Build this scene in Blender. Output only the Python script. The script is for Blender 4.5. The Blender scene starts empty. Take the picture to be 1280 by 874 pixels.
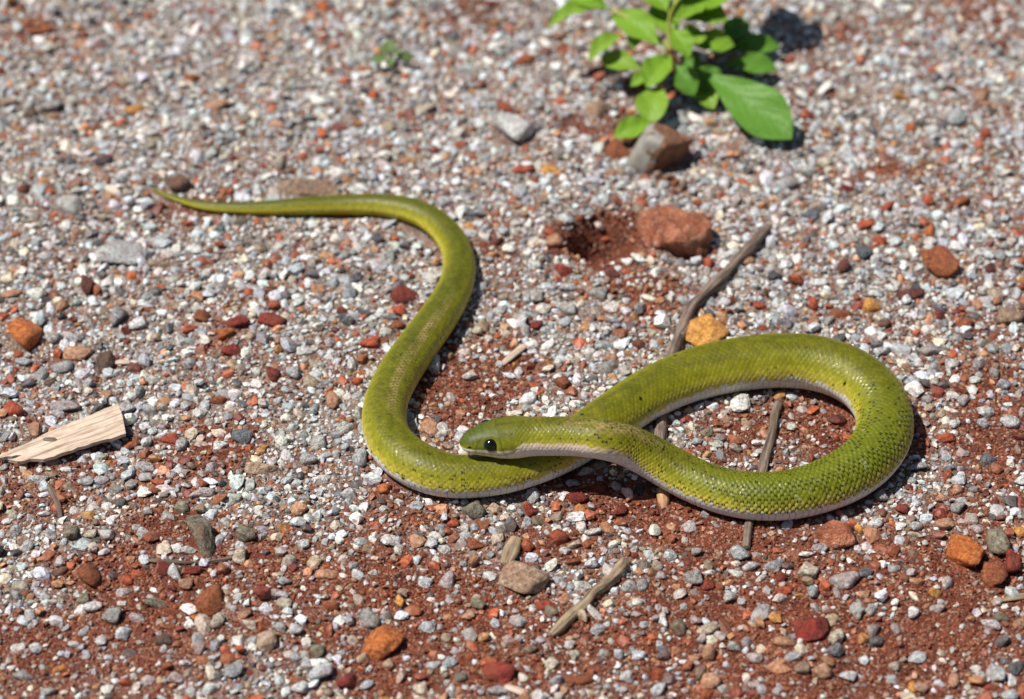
import bpy, bmesh, math, random
import numpy as np
from mathutils import Vector, Matrix

random.seed(7)
rng = np.random.default_rng(11)
sc = bpy.context.scene
C = sc.collection
R = math.radians

# ---------------------------------------------------------------- camera
DEP, DIST, FPX = R(40.0), 0.834, 1280 / 36 * 100
cd = bpy.data.cameras.new('camera'); cam = bpy.data.objects.new('camera', cd); C.objects.link(cam)
cam.location = (0, -DIST * math.cos(DEP), DIST * math.sin(DEP))
cam.rotation_euler = (math.pi / 2 - DEP, 0, 0)
cd.lens, cd.sensor_width = 100, 36
cd.clip_start, cd.clip_end = 0.01, 200
sc.camera = cam
CAM = np.array(cam.location)
AX = np.array([0, math.cos(DEP), -math.sin(DEP)]); UP = np.array([0, math.sin(DEP), math.cos(DEP)])
cd.dof.use_dof = True
cd.dof.focus_distance = 0.786
cd.dof.aperture_fstop = 10.5

# ---------------------------------------------------------------- world, sun, exposure
w = bpy.data.worlds.new('World'); sc.world = w; w.use_nodes = True
SUN = Vector((-0.47, -0.02, 0.88)).normalized()
nt = w.node_tree; bg = nt.nodes['Background']; sky = nt.nodes.new('ShaderNodeTexSky')
sky.sky_type = 'NISHITA'; sky.sun_disc = False
sky.sun_elevation = math.asin(SUN.z); sky.sun_rotation = math.atan2(SUN.x, SUN.y)
nt.links.new(sky.outputs[0], bg.inputs[0]); bg.inputs[1].default_value = 0.05
ld = bpy.data.lights.new('sun', 'SUN'); ld.energy = 5.0; ld.angle = R(0.5); ld.color = (1, 0.97, 0.915)
sun = bpy.data.objects.new('sun', ld); C.objects.link(sun); sun.rotation_euler = SUN.to_track_quat('Z', 'Y').to_euler()
sun.location = SUN * 3
sc.view_settings.view_transform = 'Standard'; sc.view_settings.look = 'None'
sc.view_settings.gamma = 1; sc.view_settings.exposure = 0.20
sc.render.engine = 'CYCLES'
sc.cycles.max_bounces = 5; sc.cycles.diffuse_bounces = 3; sc.cycles.glossy_bounces = 2
sc.cycles.caustics_reflective = False; sc.cycles.caustics_refractive = False


# ---------------------------------------------------------------- measuring helpers: place on the ground from where it is seen
def P(px, py, z=0.0):
    d = AX + np.array([1., 0, 0]) * ((px - 640) / FPX) - UP * ((py - 437) / FPX)
    return CAM + d * ((z - CAM[2]) / d[2])

def depth(p): return float(np.dot(np.asarray(p) - CAM, AX))
def mpp(p): return depth(p) / FPX                              # metres for one photo pixel at p
def project(X, Y, Z):
    dx, dy, dz = X - CAM[0], Y - CAM[1], Z - CAM[2]
    dd = dy * AX[1] + dz * AX[2]
    return 640 + FPX * dx / dd, 437 - FPX * (dy * UP[1] + dz * UP[2]) / dd

_lat = rng.random((257, 257))
def vnoise(x, y):                                             # smooth value noise 0..1
    xi = np.floor(x).astype(int); yi = np.floor(y).astype(int); fx = x - xi; fy = y - yi
    fx = fx * fx * (3 - 2 * fx); fy = fy * fy * (3 - 2 * fy)
    a = _lat[xi % 257, yi % 257]; b = _lat[(xi + 1) % 257, yi % 257]
    c = _lat[xi % 257, (yi + 1) % 257]; d = _lat[(xi + 1) % 257, (yi + 1) % 257]
    return (a * (1 - fx) + b * fx) * (1 - fy) + (c * (1 - fx) + d * fx) * fy
def fbm(x, y, n=3):
    s, a, t = 0, 1.0, 0
    for k in range(n): s = s + a * vnoise(x * 2 ** k + 17 * k, y * 2 ** k + 9 * k); t += a; a *= .5
    return s / t

# ground relief: gentle, with the hollow left of the red rock
HOL = P(757, 297); HOLR = (0.0110, 0.0105)
def H(x, y):
    h = (fbm(x * 28 + 50, y * 28 + 50) - .5) * .0045 + (fbm(x * 170 + 5, y * 170 + 5, 2) - .5) * .0012
    q = ((x - HOL[0]) / HOLR[0]) ** 2 + ((y - HOL[1]) / HOLR[1]) ** 2
    h = h - .0165 * np.exp(-q ** 2.6 * .9)
    far = np.clip((np.hypot(x, y) - .5) / .5, 0, 1)
    return h * (1 - far) + far * (fbm(x * 1.5 + 30, y * 1.5 + 30) - .5) * .03

# where bare red soil shows (patches as seen, kept on the ground)
RED = [(1180, 725, 120, 60, .9), (1120, 800, 100, 45, .75), (1225, 790, 70, 50, .8), (1250, 560, 55, 60, .9), (1200, 640, 80, 40, .7), (1090, 690, 60, 26, .7),
       (205, 662, 48, 22, 1.0), (110, 715, 75, 30, .9), (60, 790, 70, 40, .7), (160, 735, 70, 32, .7), (70, 830, 60, 30, .6), (300, 790, 40, 30, .6),
       (480, 835, 70, 34, .85), (520, 800, 50, 30, .85), (390, 800, 70, 45, .6), (870, 670, 90, 30, .8), (850, 745, 90, 42, .8), (720, 690, 70, 40, .7), (800, 630, 100, 24, .9),
       (740, 612, 60, 22, .85), (900, 770, 70, 40, .5), (590, 485, 70, 50, .62), (560, 530, 50, 40, .7), (757, 300, 44, 30, 1.3), (800, 372, 55, 36, .55), (1030, 535, 60, 40, .85), (930, 540, 70, 40, .5),
       (1235, 480, 60, 40, .7), (1140, 560, 40, 50, .5), (255, 560, 60, 34, .65), (240, 590, 80, 30, .5), (235, 262, 60, 18, .5), (330, 375, 60, 16, .35), (620, 330, 40, 50, .4), (1110, 215, 60, 14, .8),
       (1200, 20, 90, 20, .5), (1050, 40, 60, 20, .4), (50, 41, 22, 8, .8), (765, 165, 50, 30, .6), (640, 470, 70, 40, .4), (1000, 780, 60, 40, .6), (1010, 830, 60, 40, .5), (1230, 410, 50, 30, .5),
       (1120, 420, 60, 18, .5), (270, 430, 40, 30, .4), (440, 720, 120, 50, .35), (660, 790, 60, 40, .4), (790, 800, 90, 40, .4), (840, 95, 50, 30, .5), (1010, 90, 30, 30, .4), (600, 20, 60, 12, .4)]
def redness(X, Y):
    u, v = project(X, Y, X * 0)
    r = .05 + .31 * np.clip((v - 380) / 350, 0, 1.2) + .10 * np.clip((u - 650) / 400, 0, 1)
    nz = fbm(X * 60 + 3, Y * 60 + 8, 3) - .5
    un, vn = u + nz * 90, v + (fbm(X * 75 + 33, Y * 75 + 81, 3) - .5) * 55
    for (cx, cy, rx, ry, s) in RED:
        r = np.maximum(r, s * np.exp(-(((un - cx) / rx) ** 2 + ((vn - cy) / ry) ** 2) ** 1.3 * .55))
    return np.clip(r + nz * .40 + (fbm(X * 32 + 71, Y * 32 + 15, 3) - .5) * .75 * np.clip((v - 250) / 300, .25, 1), 0, 1.2)


# ---------------------------------------------------------------- mesh and material helpers
def mesh_np(name, V, F, smooth=False):
    """V (n,3), F (m,k) all faces with k corners"""
    me = bpy.data.meshes.new(name)
    V = np.ascontiguousarray(V, dtype=np.float32); F = np.ascontiguousarray(F, dtype=np.int32)
    me.vertices.add(len(V)); me.vertices.foreach_set('co', V.ravel())
    me.loops.add(F.size); me.loops.foreach_set('vertex_index', F.ravel())
    me.polygons.add(len(F))
    me.polygons.foreach_set('loop_start', np.arange(0, F.size, F.shape[1], dtype=np.int32))
    me.polygons.foreach_set('use_smooth', np.full(len(F), smooth))
    me.update(calc_edges=True)
    return me
def color_attr(me, col, name='Col'):
    a = me.attributes.new(name, 'FLOAT_COLOR', 'POINT')
    c4 = np.ones((len(me.vertices), 4), np.float32); c4[:, :3] = col
    a.data.foreach_set('color', c4.ravel())
def obj(name, me, m, parent=None, **props):
    o = bpy.data.objects.new(name, me); C.objects.link(o)
    if m is not None and not me.materials: me.materials.append(m)
    if parent is not None: o.parent = parent
    for k, v in props.items(): o[k] = v
    return o
def empty(name, loc, **props):
    o = bpy.data.objects.new(name, None); C.objects.link(o); o.location = loc; o.empty_display_size = .01
    for k, v in props.items(): o[k] = v
    return o

class NT:
    def __init__(s, name):
        s.m = bpy.data.materials.new(name); s.m.use_nodes = True; s.t = s.m.node_tree; s.b = s.t.nodes['Principled BSDF']
    def n(s, kind, **kw):
        x = s.t.nodes.new(kind)
        for k, v in kw.items(): setattr(x, k, v)
        return x
    def l(s, a, b): s.t.links.new(a, b)
    def coord(s, which='Object'): return s.n('ShaderNodeTexCoord').outputs[which]
    def noise(s, vec, scale, detail=3, rough=.6, dist=0):
        x = s.n('ShaderNodeTexNoise'); x.inputs['Scale'].default_value = scale; x.inputs['Detail'].default_value = detail
        x.inputs['Roughness'].default_value = rough; x.inputs['Distortion'].default_value = dist
        if vec is not None: s.l(vec, x.inputs['Vector'])
        return x.outputs['Fac']
    def ramp(s, fac, stops):
        x = s.n('ShaderNodeValToRGB'); s.l(fac, x.inputs[0]); e = x.color_ramp.elements
        e[0].position, e[1].position = stops[0][0], stops[-1][0]
        for p, c in stops[1:-1]: e.new(p)
        for k, (p, c) in enumerate(stops): e[k].color = (*c, 1) if len(c) == 3 else c
        return x.outputs[0]
    def mix(s, fac, a, b, blend='MIX'):
        x = s.n('ShaderNodeMix', data_type='RGBA', blend_type=blend)
        for sock, v in ((0, fac), (6, a), (7, b)):
            if hasattr(v, 'is_output'): s.l(v, x.inputs[sock])
            elif sock == 0: x.inputs[0].default_value = v
            else: x.inputs[sock].default_value = (*v, 1)
        return x.outputs[2]
    def math(s, op, a, b=0.0, c=None):
        x = s.n('ShaderNodeMath', operation=op)
        for k, v in enumerate((a, b, c)):
            if v is None: continue
            if hasattr(v, 'is_output'): s.l(v, x.inputs[k])
            else: x.inputs[k].default_value = v
        return x.outputs[0]
    def bump(s, h, strength, dist):
        x = s.n('ShaderNodeBump'); x.inputs['Strength'].default_value = strength; x.inputs['Distance'].default_value = dist
        s.l(h, x.inputs['Height']); s.l(x.outputs[0], s.b.inputs['Normal'])
    def set(s, **kw):
        for k, v in kw.items(): s.b.inputs[k.replace('_', ' ')].default_value = v
    def attr(s, name): return s.n('ShaderNodeAttribute', attribute_name=name).outputs['Color']

# grains: colour carried by each grain, mottled inside the grain
g = NT('gravel'); col = g.attr('Col'); co = g.coord()
n1 = g.noise(co, 900, 4, .7); n2 = g.noise(co, 2600, 2, .6)
shade = g.ramp(n1, [(.36, (.45, .44, .42)), (.5, (.98, .97, .95)), (.64, (1.25, 1.24, 1.22))])
c = g.mix(1.0, col, shade, 'MULTIPLY')
dark = g.ramp(n2, [(.36, (1, 1, 1)), (.43, (0, 0, 0))])
c = g.mix(g.math('MULTIPLY', dark, .55), c, (.07, .06, .06))
dust = g.ramp(g.noise(co, 420, 3, .6), [(.50, (0, 0, 0)), (.62, (1, 1, 1))])
c = g.mix(g.math('MULTIPLY', dust, .25), c, (.30, .13, .065))
g.l(c, g.b.inputs['Base Color']); g.set(Roughness=.52); g.b.inputs['Specular IOR Level'].default_value = .45
g.bump(n1, .5, .0004)
M_GRAVEL = g.m

# soil
s_ = NT('red soil'); co = s_.coord(); rd = s_.attr('red')
na = s_.noise(co, 160, 4, .65); nb = s_.noise(co, 1300, 3, .7)
soil = s_.ramp(na, [(.36, (.080, .015, .005)), (.5, (.140, .030, .009)), (.64, (.20, .052, .018))])
pale = s_.ramp(na, [(.38, (.13, .095, .072)), (.62, (.31, .26, .22))])
c = s_.mix(rd, pale, soil)
c = s_.mix(1.0, c, s_.ramp(nb, [(.3, (.62, .6, .58)), (.7, (1.3, 1.28, 1.25))]), 'MULTIPLY')
sp = s_.n('ShaderNodeTexVoronoi'); sp.inputs['Scale'].default_value = 1500; s_.l(co, sp.inputs['Vector'])
spc = s_.n('ShaderNodeSeparateColor'); s_.l(sp.outputs['Color'], spc.inputs[0])
c = s_.mix(s_.math('MULTIPLY', s_.ramp(spc.outputs[0], [(.66, (0, 0, 0)), (.74, (1, 1, 1))]), .55), c, s_.ramp(spc.outputs[1], [(0, (.22, .04, .014)), (.35, (.34, .13, .06)), (.7, (.50, .38, .28)), (1, (.04, .025, .018))]))
# beyond the modelled grains the same gravel goes on as texture
vo = s_.n('ShaderNodeTexVoronoi'); vo.inputs['Scale'].default_value = 330; s_.l(co, vo.inputs['Vector'])
vs = s_.n('ShaderNodeSeparateColor'); s_.l(vo.outputs['Color'], vs.inputs[0])
gcol = s_.ramp(vs.outputs[0], [(0, (.28, .09, .045)), (.3, (.45, .24, .14)), (.45, (.5, .46, .4)), (.7, (.58, .58, .57)), (1, (.34, .36, .38))])
gcol = s_.mix(s_.ramp(vo.outputs['Distance'], [(.35, (0, 0, 0)), (.6, (1, 1, 1))]), gcol, (.25, .13, .08))
far = s_.attr('far')
c = s_.mix(far, c, gcol)
s_.l(c, s_.b.inputs['Base Color']); s_.set(Roughness=.85)
hh = s_.math('ADD', s_.math('SUBTRACT', s_.math('MULTIPLY', nb, .6), s_.math('MULTIPLY', sp.outputs['Distance'], .7)), s_.math('MULTIPLY', s_.math('SUBTRACT', 1.0, vo.outputs['Distance']), .5))
s_.bump(hh, .9, .0009)
M_SOIL = s_.m

def stone_mat(name, a, b, dark, scale=260, speck=.3, rough=.55, bump=.0006):
    s = NT(name); oi = s.n('ShaderNodeObjectInfo'); co = s.coord()
    v = s.n('ShaderNodeVectorMath', operation='ADD'); s.l(co, v.inputs[0]); s.l(oi.outputs['Location'], v.inputs[1]); co = v.outputs[0]
    n1 = s.noise(co, scale * 2.2, 6, .72, .5); n2 = s.noise(co, scale * 9, 3, .65); n3 = s.noise(co, scale * .8, 3)
    c = s.mix(s.ramp(n1, [(.42, (0, 0, 0)), (.57, (1, 1, 1))]), a, b)
    c = s.mix(s.math('MULTIPLY', s.ramp(n2, [(.38, (1, 1, 1)), (.47, (0, 0, 0))]), speck), c, dark)
    c = s.mix(1.0, c, s.ramp(s.noise(co, scale * 3.6, 5, .7), [(.36, (.42, .40, .37)), (.5, (1, 1, 1)), (.63, (1.38, 1.38, 1.34))]), 'MULTIPLY')
    c = s.mix(s.math('MULTIPLY', s.ramp(n3, [(.48, (0, 0, 0)), (.60, (1, 1, 1))]), .30), c, (.27, .085, .035))
    k = s.math('MULTIPLY_ADD', oi.outputs['Random'], .45, .78)
    vm = s.n('ShaderNodeVectorMath', operation='SCALE'); s.l(c, vm.inputs[0]); s.l(k, vm.inputs['Scale'])
    s.l(vm.outputs[0], s.b.inputs['Base Color']); s.set(Roughness=rough)
    s.bump(s.math('ADD', n1, s.math('MULTIPLY', n2, .6)), 1.0, bump * 1.6)
    return s.m
PAL = {  # key: (colour word, material)
 'W': ('white', stone_mat('white quartz', (.70, .69, .66), (.56, .56, .55), (.25, .24, .24), 300, .25, .4)),
 'B': ('bluish white', stone_mat('bluish quartz', (.62, .64, .63), (.40, .43, .45), (.07, .08, .10), 330, .55, .4)),
 'G': ('grey', stone_mat('grey granite', (.52, .50, .46), (.34, .34, .32), (.08, .08, .08), 330, .5)),
 'D': ('dark slate grey', stone_mat('dark granite', (.20, .23, .25), (.06, .07, .08), (.40, .42, .43), 400, .3)),
 'K': ('black', stone_mat('black stone', (.022, .022, .024), (.05, .05, .05), (.01, .01, .01))),
 'C': ('cream', stone_mat('cream stone', (.62, .54, .43), (.48, .41, .32), (.22, .15, .10), 300, .35)),
 'P': ('peach', stone_mat('peach feldspar', (.58, .33, .20), (.46, .24, .14), (.22, .09, .05), 300, .3)),
 'O': ('orange', stone_mat('orange stone', (.55, .17, .035), (.40, .10, .02), (.16, .04, .015), 260, .4)),
 'Y': ('golden ochre', stone_mat('ochre stone', (.66, .34, .08), (.52, .22, .04), (.25, .09, .03), 240, .25)),
 'R': ('brick red', stone_mat('brick red stone', (.46, .085, .030), (.33, .055, .022), (.12, .02, .012), 240, .25, .65)),
 'M': ('maroon', stone_mat('maroon stone', (.15, .035, .026), (.09, .022, .018), (.03, .01, .01), 240, .3, .6)),
 'X': ('deep red', stone_mat('deep red stone', (.27, .028, .014), (.18, .018, .010), (.07, .01, .008), 220, .3, .5)),
 'U': ('rust brown', stone_mat('rust stone', (.36, .11, .035), (.24, .065, .022), (.09, .03, .015), 260, .4, .75)),
 'T': ('tan', stone_mat('tan stone', (.44, .32, .22), (.33, .22, .14), (.16, .09, .06), 260, .35, .7)),
 'N': ('dark brown', stone_mat('dark brown stone', (.14, .085, .055), (.08, .05, .035), (.03, .02, .015), 260, .3, .7)),
 'E': ('olive grey', stone_mat('olive grey stone', (.28, .25, .18), (.17, .15, .10), (.08, .07, .05), 280, .4, .7)),
 'L': ('lilac grey', stone_mat('lilac stone', (.54, .48, .46), (.42, .36, .36), (.2, .12, .12), 280, .3)),
}

# ---------------------------------------------------------------- shapes of stones
def ico(sub):
    bm = bmesh.new(); bmesh.ops.create_icosphere(bm, subdivisions=sub, radius=1)
    V = np.array([v.co[:] for v in bm.verts]); F = np.array([[v.index for v in f.verts] for f in bm.faces]); bm.free(); return V, F
ICO = {k: ico(k) for k in (1, 2, 3, 4)}
def unit(n): q = rng.normal(size=(n, 3)); return q / np.linalg.norm(q, axis=1)[:, None]
def rock_radius(D, planes, k, amp=0.0):
    p, d = planes
    q = np.clip(D @ p.T, 0, None) / d
    r = (q ** k).sum(1) ** (-1 / k)
    if amp:
        o_ = rng.uniform(20, 120); r = r * (1 + 1.7 * amp * (fbm(D[:, 0] * 2.2 + D[:, 2] * 1.7 + o_, D[:, 1] * 2.2 - D[:, 2] * 1.9 + o_, 4) - .5))
    return r
def planes(n, lo=.62, hi=1.05):
    p = np.vstack([unit(n), (lambda q: np.vstack([q, -q]))(np.linalg.qr(rng.normal(size=(3, 3)))[0])]); return p, np.concatenate([rng.uniform(lo, hi, n), rng.uniform(1.05, 1.3, 6)])
def rock(sub, n=9, k=14, amp=.0, lo=.52):
    D, F = ICO[sub]
    V = D * rock_radius(D, planes(n, lo), k, amp)[:, None]
    ext = (V.max(0) - V.min(0)) / 2; V = (V - (V.max(0) + V.min(0)) / 2) / ext
    return V, F

# ---------------------------------------------------------------- ground sheet
ax = np.concatenate([[-40, -20, -10, -5, -3, -2, -1.4, -1, -.7, -.5, -.4, -.33], np.arange(-.28, .281, .0028), [.33, .4, .5, .7, 1, 1.4, 2, 3, 5, 10, 20, 40]])
gx, gy = np.meshgrid(ax, ax, indexing='ij'); nx = len(ax)
idx = np.arange(nx * nx).reshape(nx, nx)
F = np.stack([idx[:-1, :-1], idx[1:, :-1], idx[1:, 1:], idx[:-1, 1:]], -1).reshape(-1, 4)
gz = H(gx, gy)
me = mesh_np('ground', np.stack([gx, gy, gz], -1).reshape(-1, 3), F, True)
def scalar_attr(me, name, v):
    color_attr(me, np.repeat(np.asarray(v).reshape(-1, 1), 3, 1), name)
near = np.hypot(gx, gy) < .6
rr = np.where(near, redness(np.where(near, gx, 0), np.where(near, gy, 0)), .4)
scalar_attr(me, 'red', np.clip(rr * 1.9 - .05, .1, 1))
scalar_attr(me, 'far', np.clip((np.maximum(np.abs(gx), np.abs(gy - .02)) - .21) / .03, 0, 1))
obj('ground', me, M_SOIL, kind='structure')

# ---------------------------------------------------------------- the snake
# (x, y, width) as seen along the middle of the body, tail to neck; extra height of the middle over lying flat (metres)
BODY = [(190, 235.5, 2.5, 0), (204, 242, 5, 0), (222, 249, 8, 0), (252, 257, 12, 0), (285, 260, 15, 0), (322, 260.5, 18, 0), (370, 258, 22, 0), (421, 256, 25.5, 0), (471, 256, 29, 0), (505, 261, 32, 0),
        (533, 271, 34, 0), (556, 289, 36, 0), (571, 313, 38, 0), (574, 340, 41, 0), (566, 367, 44, 0), (549, 395, 48, 0), (524, 430, 51, 0), (503, 460, 53, 0), (486, 492, 54, 0), (480, 520, 55, 0), (484, 545, 57, 0),
        (500, 567, 60, 0), (526, 584, 61, 0), (556, 594, 58, 0), (590, 596, 56, 0), (630, 590, 57, 0), (668, 578, 58, 0), (705, 561, 60, 0), (742, 538, 62, 0), (780, 512, 64, 0), (820, 488, 66, 0), (860, 471, 68, 0),
        (905, 459, 70, 0), (955, 452, 71, 0), (1005, 452, 72, 0), (1050, 463, 72, 0), (1084, 484, 72, 0), (1104, 514, 71, 0), (1104, 546, 71, 0), (1086, 574, 70, 0), (1058, 595, 69, 0), (1020, 611, 66, 0), (985, 619, 64, 0), (948, 621, 62, 0),
        (912, 616, 60, 0), (880, 606, 58, .0005), (850, 592, 57, .0012), (818, 574, 56, .0036), (786, 558, 55, .0078), (754, 549.5, 53, .0118), (722, 546, 51.5, .0117), (692, 545.5, 51, .0113), (665, 546, 51, .0109)]
HEAD = [(640, 547.5, 50, .0104), (612, 550, 46, .0103), (592, 553, 36, .0102), (575, 556.5, 30, .0102)]
FL = .90                                        # underside is flatter than a circle
pts, wid = [], []
for (x, y, wpx, dz) in BODY + HEAD:
    r = wpx / 2 * mpp(P(x, y, .006)); 
    for _ in range(3):
        p0 = P(x, y, 0)
        z = (r if (x, y, wpx, dz) in BODY else 25.5 * mpp(p0)) * FL * .90 + dz + float(H(p0[0], p0[1])) * .5
        p = P(x, y, z); r = wpx / 2 * mpp(p)
    pts.append(p); wid.append(r)
pts = np.array(pts); wid = np.array(wid)
def catmull(Pt, per=24):
    Pp = np.vstack([2 * Pt[0] - Pt[1], Pt, 2 * Pt[-1] - Pt[-2]]); out = []
    for i in range(len(Pt) - 1):
        a, b, c_, d = Pp[i:i + 4]; t = np.linspace(0, 1, per, endpoint=False)[:, None]
        out.append(.5 * ((2 * b) + (-a + c_) * t + (2 * a - 5 * b + 4 * c_ - d) * t ** 2 + (-a + 3 * b - 3 * c_ + d) * t ** 3))
    return np.vstack(out + [Pt[-1:]])
Q = catmull(np.column_stack([pts, wid, np.arange(len(pts))]))
for _ in range(45): Q[1:-1, :4] = .5 * Q[1:-1, :4] + .25 * (Q[2:, :4] + Q[:-2, :4])
seg = np.linalg.norm(np.diff(Q[:, :3], axis=0), axis=1); cs = np.concatenate([[0], np.cumsum(seg)])
NR, NM = 2500, 150
sv = np.linspace(0, cs[-1], NR)
X = np.stack([np.interp(sv, cs, Q[:, k]) for k in range(5)], 1)
ctr, rad, ki = X[:, :3], X[:, 3], X[:, 4]
tan = np.gradient(ctr, axis=0); tan /= np.linalg.norm(tan, axis=1)[:, None]
side = np.cross(tan, [0, 0, 1]); side /= np.linalg.norm(side, axis=1)[:, None]
upv = np.cross(side, tan)
th = np.linspace(-math.pi, math.pi, NM, endpoint=False)
TH, SV = np.meshgrid(th, sv); KI = np.repeat(ki[:, None], NM, 1)
nb_ = len(BODY)
s_head = np.interp(nb_ - 1.2, Q[:, 4], cs); qh = np.clip((sv - s_head) / (cs[-1] - s_head), 0, 1)
mm = .001
hw = np.interp(qh, [0, .15, .35, .5, .62, .75, .87, .94, 1], np.array([6.0, 5.9, 6.2, 5.9, 5.2, 4.35, 3.5, 2.9, 2.4])) * mm
hu = np.interp(qh, [0, .15, .35, .5, .62, .75, .87, .94, 1], np.array([5.6, 5.6, 5.5, 5.3, 4.9, 4.1, 3.1, 2.4, 1.9])) * mm
hd = np.interp(qh, [0, .15, .35, .5, .62, .75, .87, .94, 1], np.array([5.35, 5.2, 4.9, 4.5, 3.9, 3.3, 2.6, 2.1, 1.7])) * mm
tipr = np.sqrt(np.clip(1 - (np.clip(qh - .88, 0, 1) / .12) ** 2, 0, 1))
bl = np.clip(qh / .28, 0, 1); bl = bl * bl * (3 - 2 * bl)
rw = rad * (1 - bl) + hw * tipr * bl; ru = rad * .93 * (1 - bl) + hu * tipr * bl; rdn = rad * FL * (1 - bl) + hd * tipr * bl
ct, st = np.cos(TH), np.sin(TH)
ex = 1 - .10 * bl[:, None]                       # head is a little squarer
sq = lambda v, e: np.sign(v) * np.abs(v) ** e
XS = rw[:, None] * sq(st, ex); ZS = np.where(ct > 0, ru[:, None], rdn[:, None]) * sq(ct, ex)
A = np.degrees(np.abs(TH))
# scales: rhombs in 17 rows along the back, broad plates below
ROWS, BEL = 21, 92.0
uu = np.concatenate([[0], np.cumsum(np.diff(sv) / (0.22 * np.maximum((rad[1:] + rad[:-1]) / 2, .0030)))])
U = np.repeat(uu[:, None], NM, 1); Vr = np.degrees(TH) / (2 * BEL / ROWS)
iv = np.floor(Vr); best = None
for di in (0, 1):
    row = iv + di; off = np.where(np.mod(row, 2) == 0, 0, .5)
    k = np.round(U - off); du = U - off - k; dv = Vr - row
    d = np.abs(du) / .5 + np.abs(dv) * 1.0
    if best is None: best = [d, du, dv, row, k]
    else:
        m = d < best[0]; best = [np.where(m, a, b) for a, b in zip([d, du, dv, row, k], best)]
d, du, dv, row, k = best
hsh = lambda a, b, q: np.mod(np.sin(a * 127.1 + b * 311.7 + q * 74.7) * 43758.5453, 1)
rnd, rnd2 = hsh(row, k, 1), hsh(row, k, 2)
onback = 1 / (1 + np.exp((A - BEL) / 1.2)) * (1 - np.clip((qh[:, None] - .10) / .30, 0, 1))
hs = onback * (1 - np.clip(d, 0, 1) ** 3 * 1.0 - du * (.45 + (rnd - .5) * 1.6) + dv * (rnd2 - .5) * .9)           # raised towards the free tail-side edge
kv = U + .0; fr = kv - np.floor(kv)
plate = (1 - onback) * (A > BEL - 6) * (1 - np.clip((qh[:, None] - .2) / .1, 0, 1))
hs = hs + plate * (np.abs(fr - .5) < .44) * .5
hot = np.clip((KI - 36) / 3, 0, 1) * np.clip((46 - KI) / 3, 0, 1)     # right hand loop: fresher green, black ticks
disp = .000115 * (1 + hot) * hs * np.clip(rad / .006, .15, 1)[:, None]
# head: brow over the eye, mouth groove, pit for the nostril
sgn = np.sign(TH)
mouth_a = np.interp(qh, [0, .22, .34, .5, .75, .9, 1], [84, 80, 92, 101, 103, 103, 106])[:, None]
mfade = np.clip((qh[:, None] - .24) / .05, 0, 1)
mline = np.exp(-((A - mouth_a) / 2.0) ** 2) * mfade
disp = disp - .00035 * mline
q_eye = .615
A_EYE = 66
eyering = ((qh[:, None] - q_eye) / .083) ** 2 + ((A - A_EYE) / 22.5) ** 2
disp = disp + .00012 * np.exp(-((qh[:, None] - q_eye) / .13) ** 2 - ((A - 38) / 12) ** 2) - .0004 * np.exp(-eyering ** 2 * .8)
nost = np.exp(-((qh[:, None] - .905) / .018) ** 2 - ((A - 74) / 8) ** 2)
disp = disp - .0005 * nost
nrm = (XS / rw.clip(1e-6)[:, None] ** 2)[..., None] * side[:, None, :] + (ZS / np.where(ct > 0, ru[:, None], rdn[:, None]).clip(1e-6) ** 2)[..., None] * upv[:, None, :]
nrm /= np.linalg.norm(nrm, axis=2, keepdims=True).clip(1e-9)
V3 = ctr[:, None, :] + XS[..., None] * side[:, None, :] + ZS[..., None] * upv[:, None, :] + disp[..., None] * nrm
# skin colours
def lerp(a, b, t): return a + (b - a) * t[..., None]
def band(lo, hi): return np.clip((A - lo) / (hi - lo), 0, 1)
def K(x): return np.array(x, float)
nz = fbm(U * .35 + 9, Vr * .6 + 40, 3); nzf = fbm(U * 1.7 + 3, Vr * 1.9 + 70, 2)
green = lerp(K([.130, .132, .005]), K([.205, .198, .008]), np.clip(nz * 1.6 - .3, 0, 1))
cc = lerp(green, K([.33, .315, .014]), band(20, 58))  # yellower flank, its colour also brightened to offset shade on the tube
cc = lerp(cc, K([.66, .56, .075]), band(54, 80))
tailk = np.clip((20.0 - KI) / 3.5, 0, 1)                              # the tail is yellow-green right down
belly = lerp(np.broadcast_to(K([.74, .73, .69]), cc.shape), K([.52, .46, .02]), tailk)
cc = lerp(cc, belly, np.clip((A - 85 - (rnd - .5) * 14) / 4, 0, 1))
cc = lerp(cc, K([.09, .105, .008]), tailk * (1 - band(15, 50)) * .5)
cc = cc * (1 + (rnd - .5) * .34 * onback)[..., None]
hot2 = np.clip((KI - 21) / 2, 0, 1) * np.clip((28 - KI) / 2, 0, 1)
cc = lerp(cc, K([.185, .225, .006]), hot * onback * .6 * (1 - band(55, 75)))
# dark seams between scales
seam = np.clip((d - .78) / .22, 0, 1) * onback
cc = lerp(cc, cc * .62, seam * (.38 + .15 * hot))
# stretched skin where the body bends: tan between the scales
def stretch(k0, k1, a0, a1, sg, thr):
    m = np.clip((KI - k0) / 1.8, 0, 1) * np.clip((k1 - KI) / 1.6, 0, 1) * np.clip((np.degrees(TH) * sg - a0) / 8, 0, 1) * np.clip((a1 - np.degrees(TH) * sg) / 8, 0, 1)
    return m * onback * np.clip((d - thr) / .12, 0, 1) * np.clip(.35 + rnd2 * .9, 0, 1)
TANC = K([.44, .31, .14])
STR = [(14.0, 20.2, 4, 40, -1, .55), (18.6, 20.8, 42, 80, 1, .62), (46.5, 50.5, -34, 24, 1, .60), (49.5, 51.8, 10, 30, -1, .7)]
for s5 in STR: cc = lerp(cc, TANC * (.8 + .4 * nzf[..., None]), stretch(*s5) * np.clip(nz * 2.4 - .45, .25, .85))
pink = np.clip((KI - 47) / 1.5, 0, 1) * np.clip((51 - KI) / 1.0, 0, 1) * np.exp(-(np.degrees(TH) / 22) ** 2) * np.clip(nzf * 4 - 2.1, 0, 1) * onback
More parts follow.
